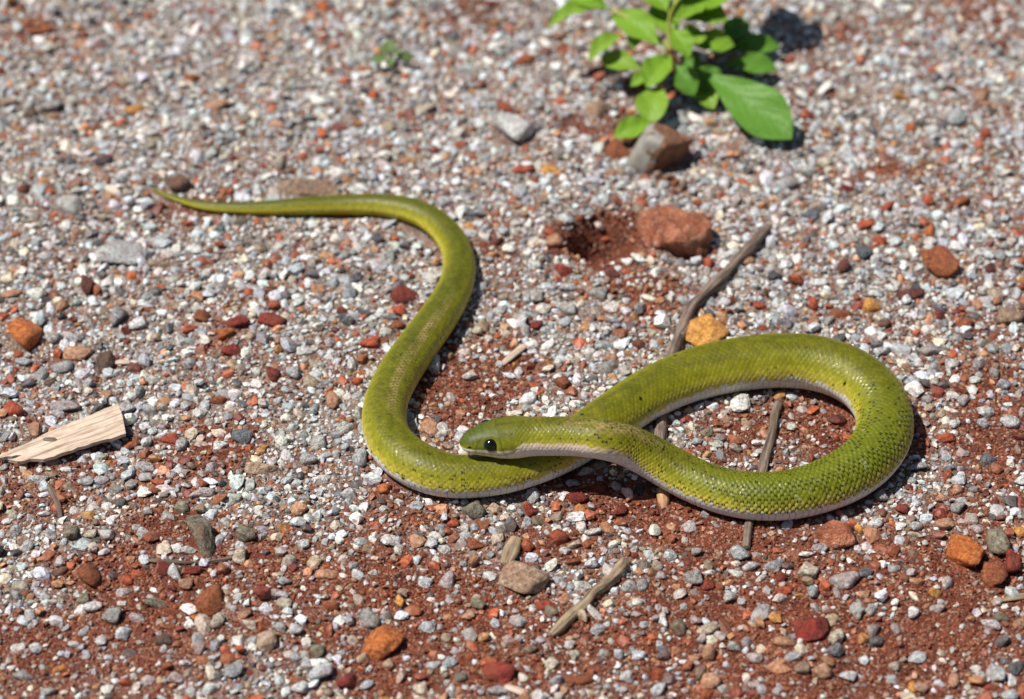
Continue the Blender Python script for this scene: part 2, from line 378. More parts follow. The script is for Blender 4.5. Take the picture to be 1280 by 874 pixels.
cc = lerp(cc, K([.46, .27, .15]), pink * .75)
glint = hot * onback * np.clip((d - .62) / .1, 0, 1) * (rnd2 > .84) * band(10, 30) * np.clip(nzf * 2.4 - .6, 0, .8)   # glints between scales, painted into the colour as pale skin edges
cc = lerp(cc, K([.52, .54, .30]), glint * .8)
# black ticks at the tips of some scales
tick = ((np.abs(du) > .25) & (np.abs(dv) < .60)) * onback
pt = hot * np.clip(nz * 2.6 - .2, .3, 1) * band(2, 20) + hot2 * np.clip(nzf * 2 - .55, 0, .5) * band(35, 55) + .010 + .22 * np.clip((KI - 44) / 3, 0, 1) * np.clip((51 - KI) / 2, 0, 1)
tip = hsh(row, np.floor(U - np.where(np.mod(row, 2) == 0, 0, .5)), 3)
cc = lerp(cc, K([.012, .016, .006]), tick * (tip < pt) * 1.0)
blot = onback * (rnd2 > .9955) * np.clip((KI - 20) / 2, 0, 1) * (d < .75)
cc = lerp(cc, K([.012, .016, .006]), blot * (1 - bl[:, None]))
# belly plates: seams, and a dark tick where each meets the flank
seamb = plate * (np.abs(fr - .5) > .455) * band(BEL - 4, BEL)
cc = lerp(cc, cc * .55, seamb * (1 - tailk))
tb = plate * (np.abs(fr - .5) > .43) * (A > BEL - 8) * (A < BEL + 4) * (hot * .9 + hot2 * .5 > hsh(np.floor(U + .5), U * 0, 5))
cc = lerp(cc, K([.02, .02, .02]), tb * .9)
# neck side: pinkish white creeping up
neck = np.clip((KI - 47.5) / 2.5, 0, 1) * (1 - np.clip((qh[:, None] - .22) / .04, 0, 1))
lim = 80 - 15 * neck
pn = np.clip((A - lim - (rnd - .5) * 9) / 6, 0, 1) * neck
cc = lerp(cc, lerp(np.broadcast_to(K([.74, .56, .44]), cc.shape), K([.70, .67, .62]), band(75, 95)), pn)
# head colouring
hq = np.clip((qh[:, None] - .08) / .24, 0, 1)
hg = lerp(np.broadcast_to(K([.150, .155, .007]), cc.shape), K([.285, .295, .012]), band(35, 68))
hg = lerp(hg, K([.085, .120, .010]), np.clip((qh[:, None] - .45) / .3, 0, 1) * (1 - band(30, 65)) * .8)
hg = lerp(hg, K([.11, .21, .018]), np.exp(-((qh[:, None] - .75) / .13) ** 2) * band(50, 70) * .6)
hg = hg * (.88 + .24 * fbm(U * 2.1, Vr * 1.4 + 5, 2))[..., None]
lip = lerp(np.broadcast_to(K([.84, .76, .56]), cc.shape), K([.76, .67, .52]), band(108, 125))
lipa = np.interp(qh, [0, .2, .3, .45, .7, .9, 1], [60, 68, 80, 82, 82, 80, 78])[:, None]
hg = lerp(hg, lip, np.clip((A - lipa) / 4, 0, 1))
def line(q0, a0, q1, a1, wq=.012):
    ql = qh[:, None]; al = A; L = np.array([q1 - q0, (a1 - a0) / 400]); n2_ = (L ** 2).sum()
    t = np.clip(((ql - q0) * L[0] + (al - a0) / 400 * L[1]) / n2_, 0, 1)
    return np.exp(-(((ql - q0 - t * L[0]) ** 2 + ((al - a0) / 400 - t * L[1]) ** 2) / wq ** 2))
plates = [(.28, 0, .52, 0), (.52, 0, .50, 30), (.50, 30, .70, 26), (.50, 30, .30, 34), (.70, 0, .70, 26), (.70, 26, .80, 50), (.80, 0, .80, 50), (.86, 0, .86, 60), (.70, 72, .76, 90), (.80, 55, .84, 90), (.62, 96, .62, 108), (.52, 94, .50, 108), (.72, 94, .72, 108), (.42, 94, .40, 104), (.50, 40, .44, 92), (.83, 90, .82, 108), (.91, 86, .92, 108)]
ln = np.zeros_like(A)
for q in plates: ln = np.maximum(ln, line(*q, .0085))
hg = lerp(hg, hg * .5, ln * np.clip(nzf * 1.4, .3, .85))
hg = lerp(hg, K([.30, .30, .04]), np.exp(-((eyering - 1.15) / .25) ** 2) * .55)
hg = lerp(hg, K([.02, .03, .008]), np.clip((1.05 - eyering) * 4, 0, 1))
hg = lerp(hg, K([.10, .075, .05]), mline * .6)
hg = lerp(hg, K([.01, .015, .008]), np.clip(nost * 1.6, 0, 1))
cc = lerp(cc, hg, hq)
white = np.clip(cc.min(2) / .35, 0, 1)[..., None]; cc = cc * (.70 + .28 * white); cc = np.clip(cc, .002, .8)
V = V3.reshape(-1, 3); col = cc.reshape(-1, 3)
ii = np.arange(NR * NM).reshape(NR, NM); jj = np.roll(ii, -1, axis=1)
F = np.stack([ii[:-1], jj[:-1], jj[1:], ii[1:]], -1).reshape(-1, 4)
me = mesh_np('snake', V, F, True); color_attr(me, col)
scalar_attr(me, 'gloss', (onback * (rnd2 > .72) * (.4 + .6 * rnd)).reshape(-1))
k_ = NT('snake skin'); c = k_.attr('Col'); co = k_.coord()
n1 = k_.noise(co, 1500, 3); c = k_.mix(1.0, c, k_.ramp(n1, [(.3, (.82, .82, .8)), (.7, (1.15, 1.15, 1.12))]), 'MULTIPLY')
k_.l(c, k_.b.inputs['Base Color']); k_.l(k_.math('MULTIPLY_ADD', k_.attr('gloss'), -.22, .50), k_.b.inputs['Roughness']); k_.b.inputs['Specular IOR Level'].default_value = .26
k_.bump(n1, .25, .0002)
SN_LABEL = 'slender olive green snake with pale belly lying in an S with a loop on gravel'
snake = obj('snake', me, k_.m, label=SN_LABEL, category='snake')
e_ = NT('snake eye'); e_.set(Base_Color=(.003, .006, .004, 1), Roughness=.09); e_.b.inputs['Specular IOR Level'].default_value = .5
ri = int(np.argmin(np.abs(qh - q_eye)))
ED, EF = ICO[4]
for sg in (-1, 1):
    ci = int(np.argmin(np.abs(np.degrees(th) - sg * A_EYE)))
    p, n = V3[ri, ci], nrm[ri, ci]
    er = .00188
    me = mesh_np('eye', ED * er + (p - n * er * .34), EF, True)
    eo = obj('eye', me, e_.m, snake)
HEADXY = ctr[int(np.argmin(np.abs(qh - .5)))]

# ---------------------------------------------------------------- stones told apart in the photograph
STONES = []                                     # (world x, y, half size) kept clear of loose grains
def stone(x, y, wpx, hpx, ang, key, label=None, name=None, cat=None, sub=None, sink=.31, n=8, k=16, amp=.16, flat=.85, mat=None):
    p = P(x, y, 0); m = mpp(p); a, hh = wpx / 2 * m, hpx / 2 * m
    cz = flat * hh; b = math.sqrt(max(hh ** 2 - (cz * math.cos(DEP)) ** 2, (hh * .4) ** 2)) / math.sin(DEP)
    b = min(b, a * 2.6)
    if sub is None: sub = 4 if wpx > 44 else (3 if wpx > 17 else 2)
    Vv, Ff = rock(sub, n + 3, k * 1.6, amp)
    zc = cz * (1 - 2 * sink)
    p = P(x, y, zc * .8); g0 = float(H(p[0], p[1]))
    big = wpx > 27
    nm = name or ('stone' if big else 'pebble')
    if sub == 4:
        Vv = Vv * (1 + .05 * (fbm(Vv[:, 0] * 6 + 40, Vv[:, 1] * 6 + Vv[:, 2] * 5 + 40, 3) - .5))[:, None]
    me = mesh_np(nm, Vv * np.array([a, b, cz]), Ff, True)
    o = obj(nm, me, mat or PAL[key][1], label=label or '', category=cat or ('stone' if big else 'pebble'))
    o.location = (p[0], p[1], g0 + zc); o.rotation_euler = (rng.uniform(-.12, .12), rng.uniform(-.12, .12), -R(ang) * .9)
    STONES.append((p[0], p[1], a, b, R(-ang) * .9))
    return o

# two-tone stone by the plant, and the split rust rock, have materials of their own
t2 = NT('two tone stone'); co = t2.coord(); sx = t2.n('ShaderNodeSeparateXYZ'); t2.l(co, sx.inputs[0])
nA = t2.noise(co, 240, 5, .7); nL = t2.noise(co, 90, 4, .65)
edge = t2.math('ADD', t2.math('MULTIPLY', sx.outputs[0], 130), t2.math('MULTIPLY', t2.math('SUBTRACT', nL, .5), 4.5))
f = t2.ramp(t2.math('ADD', edge, .80), [(.44, (0, 0, 0)), (.52, (1, 1, 1))])
brown = t2.ramp(nA, [(.3, (.15, .065, .03)), (.5, (.30, .14, .07)), (.7, (.45, .22, .11))])
grey = t2.ramp(nA, [(.3, (.20, .18, .15)), (.7, (.31, .29, .25))])
t2.l(t2.mix(f, grey, brown), t2.b.inputs['Base Color']); t2.set(Roughness=.75); t2.bump(t2.math('MULTIPLY', nA, f), 1.0, .006)
rk = NT('red brown rock'); co = rk.coord(); nA = rk.noise(co, 150, 6, .72); nB = rk.noise(co, 900, 3, .7)
c = rk.ramp(nA, [(.34, (.12, .032, .014)), (.46, (.32, .095, .040)), (.56, (.44, .15, .07)), (.68, (.52, .25, .14))])
c = rk.mix(rk.ramp(nB, [(.58, (0, 0, 0)), (.68, (.7, .7, .7))]), c, (.60, .50, .42))
rk.l(c, rk.b.inputs['Base Color']); rk.set(Roughness=.8); rk.bump(rk.math('ADD', nA, rk.math('MULTIPLY', nB, .3)), 1.0, .004)

LAND = []   # (x, y, phrase): things the other labels can lean on
def lm(x, y, phrase): LAND.append((x, y, phrase))
def big(x, y, wpx, hpx, ang, key, label, phrase, **kw):
    kw.setdefault('sink', .35); kw.setdefault('flat', .78)
    lm(x, y, phrase); return stone(x, y, wpx, hpx, ang, key, label, **kw)
big(825, 191, 84, 62, 0, 'T', 'large stone half grey half rough brown, in front of the leafy green plant', 'two-tone stone', mat=t2.m, n=-2, k=7, amp=.16, sub=4, flat=1.0, sink=.24)
big(841, 291, 100, 66, 18, 'U', 'large rough red-brown rock beside the dark hollow in the gravel', 'red-brown rock', mat=rk.m, n=6, k=18, amp=.26, sub=4, sink=.26)
big(882, 417, 58, 40, -25, 'Y', 'angular golden ochre stone wedged between the long twig and the snake', 'ochre stone by the snake', n=8, k=22, sub=4, amp=.2)
big(655, 727, 62, 42, -12, 'T', 'smooth tan oval stone at lower centre, left of the gnarled stick', 'smooth tan oval stone', n=4, k=6, amp=.04)
big(1175, 330, 50, 38, 5, 'U', 'rough rust-brown stone with pitted face on the right, above the snake loop', 'pitted rust stone', amp=.22)
big(30, 418, 44, 44, 0, 'O', 'rough bright orange stone near the left edge of the photo', 'bright orange stone', amp=.22)
big(153, 318, 62, 36, 0, 'W', 'pale speckled block-shaped stone below the tail tip on the left', 'pale block stone', n=5, k=18)
big(252, 673, 30, 60, -12, 'E', 'dark grey wedge-shaped stone standing by bare red soil at lower left', 'dark wedge stone', n=6, k=20, flat=.55, sub=4, sink=.2)
big(478, 807, 50, 40, 20, 'O', 'rusty orange angular stone at the bottom, left of centre', 'rusty angular stone', amp=.2, n=6, k=18)
big(624, 847, 42, 28, -8, 'X', 'deep red glossy stone at the bottom edge near the middle', 'deep red bottom stone')
big(1207, 695, 50, 40, 5, 'O', 'large orange-brown angular stone on red soil at lower right', 'orange-brown angular stone', amp=.16, n=6, k=18)
big(1243, 719, 34, 32, 0, 'U', 'round rust-orange stone touching the orange-brown angular stone at lower right', 'round rust stone')
big(1014, 791, 46, 30, 0, 'X', 'angular maroon-red stone alone near the bottom right', 'angular maroon-red stone', n=6, k=18)
big(1044, 669, 56, 34, 12, 'P', 'rough salmon-red stone half buried just below the snake loop', 'salmon stone under the loop', amp=.2, mat=rk.m)
big(262, 754, 36, 38, 0, 'U', 'round tan-brown grainy stone below the dark wedge stone', 'grainy tan-brown stone', amp=.16)
big(642, 165, 60, 44, 0, 'W', 'broad pale pinkish stone half buried above the middle of the photo', 'broad pale stone', sink=.32)
big(225, 228, 32, 28, 0, 'N', 'dark grey-brown stone right beside the tip of the snake tail', 'dark stone at the tail tip')
big(386, 233, 80, 24, -4, 'T', 'broad tan clod lying just behind the snake tail', 'tan clod behind the tail', sink=.3)
big(98, 440, 38, 20, 5, 'P', 'flat orange-tan stone at left, right of the bright orange stone', 'flat orange-tan stone')
big(507, 368, 38, 26, 0, 'X', 'crumbly dark red clod inside the bend of the snake body', 'dark red clod in the bend', amp=.25)
big(340, 403, 38, 19, 0, 'X', 'flat oval dark red clod left of the snake body', 'flat dark red clod', amp=.12)
big(112, 720, 30, 30, 0, 'U', 'round rust-orange stone half sunk in red soil at lower left', 'sunken rust stone', sink=.3)
big(1262, 397, 38, 28, 0, 'T', 'crumbly greenish tan clod at the right edge of the photo', 'tan clod at the right edge', amp=.25)
big(925, 691, 30, 23, 20, 'B', 'egg-shaped white stone with blue shading below the end of the short stick', 'egg-shaped white stone', n=4, k=6)
big(1055, 725, 42, 26, 10, 'L', 'angular lilac-white stone on gravel below the snake loop', 'lilac-white angular stone', n=6, k=18)
big(1247, 684, 28, 36, 0, 'E', 'grey-brown stone wedged behind the round rust stone at lower right', 'grey-brown wedged stone')
big(170, 137, 30, 19, 5, 'Y', 'golden yellow pebble among grey gravel at upper left', 'golden yellow pebble', n=4, k=7)
big(97, 292, 21, 19, 0, 'P', 'round light orange pebble left of the pale block stone', 'round light orange pebble', n=3, k=6)
big(210, 548, 26, 18, -15, 'R', 'bright orange-red oval pebble right of the wood chip', 'orange-red oval pebble', n=4, k=6)
big(303, 546, 28, 26, 0, 'D', 'dark green-grey angular stone left of the snake on red soil', 'dark green-grey stone', n=5, k=18)
lm(611, 550, "snake's head"); lm(192, 240, "tip of the snake's tail"); lm(470, 545, "snake's left bend"); lm(578, 315, "snake's upper bend"); lm(1125, 530, "right end of the snake's loop")
lm(90, 548, 'wood chip'); lm(740, 750, 'gnarled stick'); lm(900, 345, 'long twig'); lm(840, 90, 'leafy plant'); lm(490, 68, 'tiny seedling'); lm(1000, 535, "inside of the snake's loop"); lm(950, 650, "snake's lowest curve")
lm(820, 465, "snake's upper coil"); lm(640, 615, "coil under the snake's head"); lm(10, 865, 'bottom left corner'); lm(1270, 865, 'bottom right corner'); lm(10, 10, 'top left corner'); lm(1270, 10, 'top right corner'); lm(380, 250, "snake's tail")

SMALL = '''50 41 38 16 0 U|38 141 17 15 0 N|63 131 36 21 -20 G|145 60 12 12 0 R|207 95 13 14 0 O|240 100 22 15 -30 U|228 151 32 14 -15 W|207 138 25 17 15 B|270 132 36 15 -10 P|403 10 20 18 0 O|632 134 19 17 0 R|468 118 15 17 0 R|566 46 18 14 -40 D|348 200 18 22 10 C|530 135 32 18 -15 C|503 155 17 21 0 G|444 78 15 12 0 R|688 210 26 19 10 Y|657 72 28 17 0 U|655 214 28 13 0 R|748 136 38 26 0 T|775 186 44 32 0 U|733 172 19 18 0 W|700 45 20 16 0 P
1055 188 27 23 -20 W|1195 150 27 25 20 B|972 186 15 13 0 R|988 190 13 15 0 R|1147 24 17 15 0 W|1234 22 18 15 0 W|1184 14 19 14 -30 W|1232 166 15 15 0 R|1137 157 17 16 0 O|1060 120 30 12 5 C|88 260 38 26 0 G|56 320 21 12 -25 W|200 334 42 11 -5 T|108 357 21 27 15 M|14 364 30 14 -15 P|26 361 13 12 0 R|66 420 25 23 0 G|147 396 19 30 20 B|172 404 25 17 0 W|253 399 24 19 0 U|238 411 24 13 -25 R|283 423 21 17 0 O|296 408 38 17 -5 X|171 359 13 11 0 R|243 317 25 17 -10 W|4 243 11 15 0 R
499 389 20 19 0 R|497 408 24 15 0 U|399 362 25 19 0 P|462 430 28 18 0 R|435 405 19 13 0 D|621 304 19 15 10 M|566 259 14 15 0 R|625 389 19 13 0 W|473 354 15 13 0 C|693 304 23 24 0 P|692 319 20 12 10 M|704 343 25 19 10 X|709 362 26 13 -35 W|765 344 22 15 0 M|747 369 26 16 0 G|885 327 15 20 0 R|935 324 18 13 -10 P|950 380 20 13 0 R|806 232 21 18 0 W|830 231 17 15 0 W|817 243 17 16 0 W|757 430 30 15 0 B|670 405 19 17 0 X|710 385 23 21 0 G|884 246 12 12 0 W|680 283 14 12 0 B|660 255 13 12 0 R
1083 285 26 17 0 R|1108 262 22 15 -20 R|1160 290 19 19 0 O|1100 303 20 16 -20 R|1057 240 30 15 -10 X|1030 260 17 12 10 R|983 232 31 21 15 B|1080 319 21 24 0 D|1094 326 14 18 10 W|1054 337 17 22 10 M|1138 371 42 17 -8 M|1022 353 28 14 5 W|1090 383 31 24 0 Y|1105 409 17 14 0 N|1052 393 46 14 0 U|1195 275 24 15 15 B|1226 315 19 12 5 W|1223 336 17 11 -10 W|1240 335 22 15 -35 M|1018 381 15 17 0 R|1205 405 24 15 10 U|1160 252 17 16 0 R|1203 247 26 18 -30 U|1176 395 18 16 0 X
130 452 28 31 10 N|62 477 17 15 0 N|18 512 32 27 0 R|77 453 33 24 20 B|28 449 24 16 0 B|163 553 26 16 -20 U|272 500 24 16 -10 U|186 512 23 16 30 B|158 508 25 25 10 B|226 556 23 19 -40 G|275 557 25 14 -35 W|181 583 30 16 10 B|132 588 18 12 0 W|252 617 38 15 -15 L|228 634 21 20 0 E|180 631 20 10 0 W|132 493 20 15 0 P|82 508 42 19 -15 L|328 588 50 18 10 T|290 443 26 17 10 X|285 471 15 11 0 M|207 521 13 13 0 Y|175 490 12 20 0 B|112 605 17 13 0 R|50 600 22 14 10 B
367 470 21 21 0 B|382 443 26 15 10 W|342 473 20 22 -20 X|363 491 17 13 0 N|416 505 17 26 -10 P|447 479 17 15 0 R|541 460 19 24 0 W|588 473 22 17 0 W|449 519 13 21 0 W|450 576 20 27 -15 B|398 553 25 23 -30 G|386 574 24 14 0 B|480 613 18 19 0 O|463 621 13 11 0 R|374 636 24 19 0 P|592 637 32 27 0 E|340 623 12 12 0 W|326 530 17 12 0 B|430 536 24 18 -20 G|405 598 22 12 -35 W|437 630 17 12 0 W|452 452 18 14 0 U|520 635 22 12 0 B
722 624 30 18 -10 X|747 612 28 14 -15 X|798 613 14 16 0 K|772 618 12 11 0 W|716 603 21 13 -10 B|732 589 24 13 -10 C|665 621 21 23 0 B|776 636 19 16 0 X|740 633 16 13 -10 W|760 460 32 21 -50 G|749 449 13 13 0 W|764 447 17 15 0 P|702 484 21 20 0 U|924 535 15 13 0 R|945 565 15 13 0 M|911 521 14 13 0 W|860 522 12 12 0 L|663 640 20 15 10 X|883 545 18 14 0 E|892 574 14 13 0 W|1047 523 26 19 0 M|999 489 16 13 -20 W|983 567 15 13 30 P|989 503 15 11 0 B|1047 549 14 13 0 W
1146 583 32 15 -10 B|1101 621 20 20 -30 G|1127 637 18 15 10 X|1182 548 28 16 0 R|1162 443 30 21 0 L|1103 440 24 16 -10 B|1140 479 22 16 10 B|1160 500 17 14 0 L|1193 533 17 14 0 W|1232 519 26 17 0 W|1262 533 28 18 20 W|1242 468 16 16 -30 G|1197 637 21 17 0 G|1196 613 17 14 -10 P|1235 580 24 18 0 D|1275 605 19 15 0 W|1182 571 20 14 30 B|1228 534 16 14 0 B|1204 506 18 16 0 L|1190 460 20 16 10 W|1230 500 18 12 -50 G|1177 624 17 15 0 P|1280 460 16 14 0 B
33 681 21 21 0 W|20 663 20 17 -20 B|88 667 21 21 0 E|129 658 18 12 0 R|134 671 22 16 -15 W|178 665 19 14 -15 W|116 758 26 17 -10 W|140 772 25 23 0 G|54 744 23 12 0 W|38 767 15 22 -25 W|27 733 24 16 20 C|157 740 26 12 -25 L|158 726 20 14 0 R|218 722 15 26 -30 W|240 715 25 13 0 X|232 732 20 19 0 P|248 772 24 12 0 O|272 781 18 24 20 C|196 752 32 16 0 E|205 801 28 16 15 N|300 697 18 24 10 C|303 684 22 13 20 W|307 669 28 26 0 E|305 771 21 12 -15 P|312 785 24 13 15 C|258 731 13 13 0 W
293 843 25 24 0 B|265 866 28 20 0 W|112 842 14 10 0 W|136 849 15 11 0 R|225 816 14 13 0 W|105 749 19 20 0 E|22 812 24 14 0 W|30 845 30 14 0 G|64 666 18 14 20 B|112 668 20 16 10 C|208 790 13 12 0 W|145 796 15 12 0 B|220 850 24 15 0 L|172 772 22 13 10 L|60 866 22 14 0 B|242 846 12 14 0 G|190 692 16 13 0 C|75 714 20 14 0 N
461 778 30 29 -10 G|434 853 32 21 -20 X|403 843 29 27 20 B|375 862 25 19 -20 W|397 818 19 21 0 E|414 760 24 19 10 U|489 681 29 16 0 W|409 718 34 20 10 P|362 704 22 16 0 C|560 725 23 25 0 L|596 683 26 17 -10 U|553 687 25 14 15 W|535 784 27 18 25 B|588 797 21 23 0 G|622 868 30 17 0 B|562 830 24 16 0 B|541 833 19 14 30 W|585 771 19 15 0 P|569 795 14 11 0 R|566 654 17 14 -25 R|422 667 10 12 0 K|344 847 12 17 0 G|355 759 22 18 0 C|371 790 19 19 0 W|453 824 19 17 0 T|500 755 14 18 20 Y|525 862 21 17 0 C|458 857 22 13 0 B
411 828 13 11 0 Y|355 730 22 16 0 B|380 680 18 15 -40 W|349 790 20 16 0 G|435 862 13 10 0 R|405 750 18 12 10 B|420 664 0 0 0 K|484 830 18 14 0 T|532 727 20 17 0 B|598 755 22 17 10 E|620 780 16 14 0 B|613 660 13 13 0 W|636 671 16 13 0 C|576 850 18 14 0 E|338 697 13 13 -30 X|508 690 14 11 0 D
698 676 28 20 10 R|709 660 14 13 0 B|741 667 22 12 0 W|838 695 19 16 0 B|821 708 17 15 -20 C|826 720 17 14 -15 L|866 724 27 22 0 G|885 732 20 17 0 X|938 707 20 14 20 B|898 711 14 13 0 G|904 717 9 18 20 P|949 726 17 12 0 C|913 746 23 18 -20 B|861 660 22 16 -10 L|791 716 12 14 0 O|803 732 16 19 0 B|788 733 26 20 20 G|749 760 12 13 0 X|682 758 26 14 -35 R|691 765 20 19 -30 E|707 751 20 15 -15 P|670 747 15 11 0 X|648 778 26 20 10 W|647 757 16 13 0 R
829 777 14 22 -10 W|847 786 22 22 0 E|886 786 34 17 -10 C|887 851 30 22 -15 P|821 861 20 19 20 B|944 823 22 19 -20 L|822 845 18 11 0 U|747 787 22 17 0 B|772 815 14 19 -10 B|783 846 19 15 0 W|886 817 20 22 -30 P|712 806 18 14 20 W|724 850 40 16 0 U|948 757 18 11 -35 W|843 771 14 10 20 W|822 788 12 10 0 W|830 811 20 12 30 D|706 827 14 14 0 B|690 832 22 18 -15 C|918 808 20 16 0 G|757 808 16 12 0 D|712 815 14 12 0 P|905 861 18 14 0 G|872 658 0 0 0 W|870 692 18 14 -30 G
1075 661 14 16 0 Y|1093 655 21 15 0 W|997 657 20 10 0 R|1025 684 22 14 10 L|1181 656 27 21 0 P|1145 658 19 14 0 G|1222 664 23 15 -20 L|1272 667 22 18 15 Y|1265 707 23 34 0 X|1169 742 20 16 0 Y|1184 728 15 22 25 L|1010 713 30 21 -15 C|1016 740 16 22 10 B|1079 744 22 14 -10 P|1089 764 19 17 -15 G|1071 766 18 22 0 G|1142 768 15 17 0 W|1129 769 11 12 0 W|1171 763 20 14 -35 L|1095 800 24 20 -25 D|980 805 32 15 0 P|1045 798 20 24 25 C|1044 816 25 19 0 D
1059 846 27 18 0 W|1027 843 28 21 -15 P|1147 819 26 17 -35 B|1193 849 17 23 0 P|1142 855 14 18 0 Y|1246 841 25 26 -30 W|1272 833 24 18 -20 D|1229 827 16 11 -25 K|1238 781 28 14 15 L|1251 771 24 13 0 E|1236 759 12 14 20 B|978 722 17 14 -10 X|982 738 22 13 0 R|1024 752 8 8 0 W|967 705 26 19 20 B|1118 711 18 14 0 G|1083 716 22 14 -10 D|1205 757 0 0 0 W|1129 849 0 0 0 W|968 848 18 10 -10 L|1002 840 22 17 0 E|1118 831 16 14 20 C|1105 745 15 9 20 K|1119 694 16 14 0 E|1274 779 18 18 0 P|1262 866 22 16 0 B|1170 866 16 12 0 L|1090 790 16 24 20 L'''
size_word = lambda a: 'tiny' if a < 13.5 else 'small' if a < 18.5 else 'medium' if a < 25 else 'largish'
def rel(dx, dy):
    a = math.degrees(math.atan2(-dy, dx)) % 360
    return ['right of', 'above and right of', 'above', 'above and left of', 'left of', 'below and left of', 'below', 'below and right of'][int((a + 22.5) // 45) % 8]
used = set(); rows = []
for line_ in SMALL.replace('\n', '|').split('|'):
    q = line_.split()
    if len(q) == 6 and float(q[2]) > 0: rows.append((*map(float, q[:5]), q[5]))
rows.sort(key=lambda q: -q[2] * q[3])
for (x, y, wp, hp, an, key) in rows[:300]:
    sm = math.sqrt(wp * hp); shp = 'long ' if max(wp, hp) > 1.75 * min(wp, hp) else ''
    nn = sorted(LAND, key=lambda q: math.hypot(q[0] - x, q[1] - y))[:5]
    stem = f"{size_word(sm)} {shp}{PAL[key][0]} {'stone' if wp > 27 else 'pebble'}"
    cand = [f"{stem} {'just ' if math.hypot(n[0]-x, n[1]-y) < 60 else ''}{rel(x - n[0], y - n[1])} the {n[2]}" for n in nn]
    cand += [f"{stem} {rel(x - a[0], y - a[1])} the {a[2]} and {rel(x - b[0], y - b[1])} the {b[2]}" for a in nn for b in nn if a is not b]
    lab = next((cnd for cnd in cand if cnd not in used and 4 <= len(cnd.split()) <= 16), cand[0])
    used.add(lab)
    o = stone(x, y, wp * .95, hp * .95, an, key, lab, n=int(rng.integers(5, 10)), k=float(rng.uniform(9, 26)), amp=float(rng.uniform(.08, .30)), sink=float(rng.uniform(.28, .42)))
    o['group'] = 'pebbles lying loose on the gravel'

# ---------------------------------------------------------------- wood
def wood_mat(name, a, b, dk, scale=1.0):
    s = NT(name); uv = s.coord('UV'); mp = s.n('ShaderNodeMapping'); s.l(uv, mp.inputs[0]); mp.inputs['Scale'].default_value = (60 * scale, 900 * scale, 1)
    n1 = s.noise(mp.outputs[0], 1, 5, .65, .3); n2 = s.noise(s.coord(), 350, 3)
    c = s.ramp(n1, [(.36, dk), (.48, b), (.60, a)])
    c = s.mix(s.ramp(n2, [(.5, (0, 0, 0)), (.75, (.5, .5, .5))]), c, dk)
    s.l(c, s.b.inputs['Base Color']); s.set(Roughness=.8); s.bump(n1, .9, .0007); return s.m
M_TWIG = wood_mat('grey twig bark', (.27, .20, .15), (.15, .105, .075), (.05, .034, .025))
M_STICK = wood_mat('tan stick bark', (.42, .32, .20), (.26, .185, .11), (.09, .055, .033))
M_CHIP = wood_mat('pale split wood', (.68, .54, .42), (.55, .42, .31), (.30, .20, .13), 1.0)
M_BREAK = wood_mat('fresh broken wood', (.62, .38, .20), (.45, .25, .12), (.20, .09, .04))

def tube(name, path, label, cat, m, rough=.12, flat=1.0, M=14, per=10, group=None):
    """path: (x, y, width px, z of the middle above the ground in radii)"""
    pt = []
    for (x, y, wpx, zr) in path:
        p = P(x, y, 0); r = wpx / 2 * mpp(p); p = P(x, y, r * zr); pt.append([p[0], p[1], p[2] + float(H(p[0], p[1])), r])
    q = catmull(np.array(pt), per); n = len(q)
    t = np.gradient(q[:, :3], axis=0); t /= np.linalg.norm(t, axis=1)[:, None]
    sd = np.cross(t, [0, 0, 1.]); sd /= np.linalg.norm(sd, axis=1)[:, None]; up = np.cross(sd, t)
    a = np.linspace(0, 2 * math.pi, M, endpoint=False); L = np.concatenate([[0], np.cumsum(np.linalg.norm(np.diff(q[:, :3], axis=0), axis=1))])
    seed = rng.uniform(10, 90)
    nz = fbm(np.cos(a)[None] * 1.6 + seed + np.sin(a)[None] * .7, L[:, None] * 220 + np.sin(a)[None] * 1.6 + seed, 3) - .5
    rr_ = q[:, 3:4] * (1 + rough * 2.4 * nz)
    Vv = q[:, None, :3] + (rr_ * np.cos(a))[..., None] * sd[:, None] + (rr_ * flat * np.sin(a))[..., None] * up[:, None]
    Vv = Vv.reshape(-1, 3)
    e0 = q[0, :3] - t[0] * q[0, 3] * .25; e1 = q[-1, :3] + t[-1] * q[-1, 3] * .25
    Vv = np.vstack([Vv, e0, e1]); me = bpy.data.meshes.new(name)
    fs = [(i * M + j, i * M + (j + 1) % M, (i + 1) * M + (j + 1) % M, (i + 1) * M + j) for i in range(n - 1) for j in range(M)]
    fs += [(n * M, (j + 1) % M, j) for j in range(M)] + [(n * M + 1, (n - 1) * M + j, (n - 1) * M + (j + 1) % M) for j in range(M)]
    me.from_pydata(Vv.tolist(), [], fs); uvl = me.uv_layers.new(name='UVMap')
    for poly in me.polygons:
        poly.use_smooth = len(poly.vertices) == 4
        for li in poly.loop_indices:
            vi = me.loops[li].vertex_index
            i, j = divmod(vi, M) if vi < n * M else (0 if vi == n * M else n - 1, 0)
            uvl.data[li].uv = (L[i], a[j] * .0015)
    o = obj(name, me, m)
    if label: o['label'] = label; o['category'] = cat
    if group: o['group'] = group
    return o
tw = tube('twig', [(961, 284, 9, .9), (950, 295, 13, .9), (938, 309, 16, .95), (929, 317, 14, .95), (912, 333, 13, .95), (898, 350, 15, 1.0), (884, 363, 14, .95), (868, 381, 15, .9), (858, 397, 14, .9), (853, 411, 15, .8), (843, 440, 14, .6), (833, 490, 16, .4), (826, 540, 15, .4), (826, 585, 13, .3), (828, 616, 12, .5)],
          'long grey-brown twig running from the red-brown rock to beneath the snake', 'twig', M_TWIG, rough=.24)
tube('broken_end', [(828, 612, 14, .55), (829, 624, 13, .6), (830, 634, 7, .6)], None, None, M_BREAK, rough=.35).parent = tw
tw['label'] = 'long grey-brown twig running from above right of the ochre stone to beneath the snake'
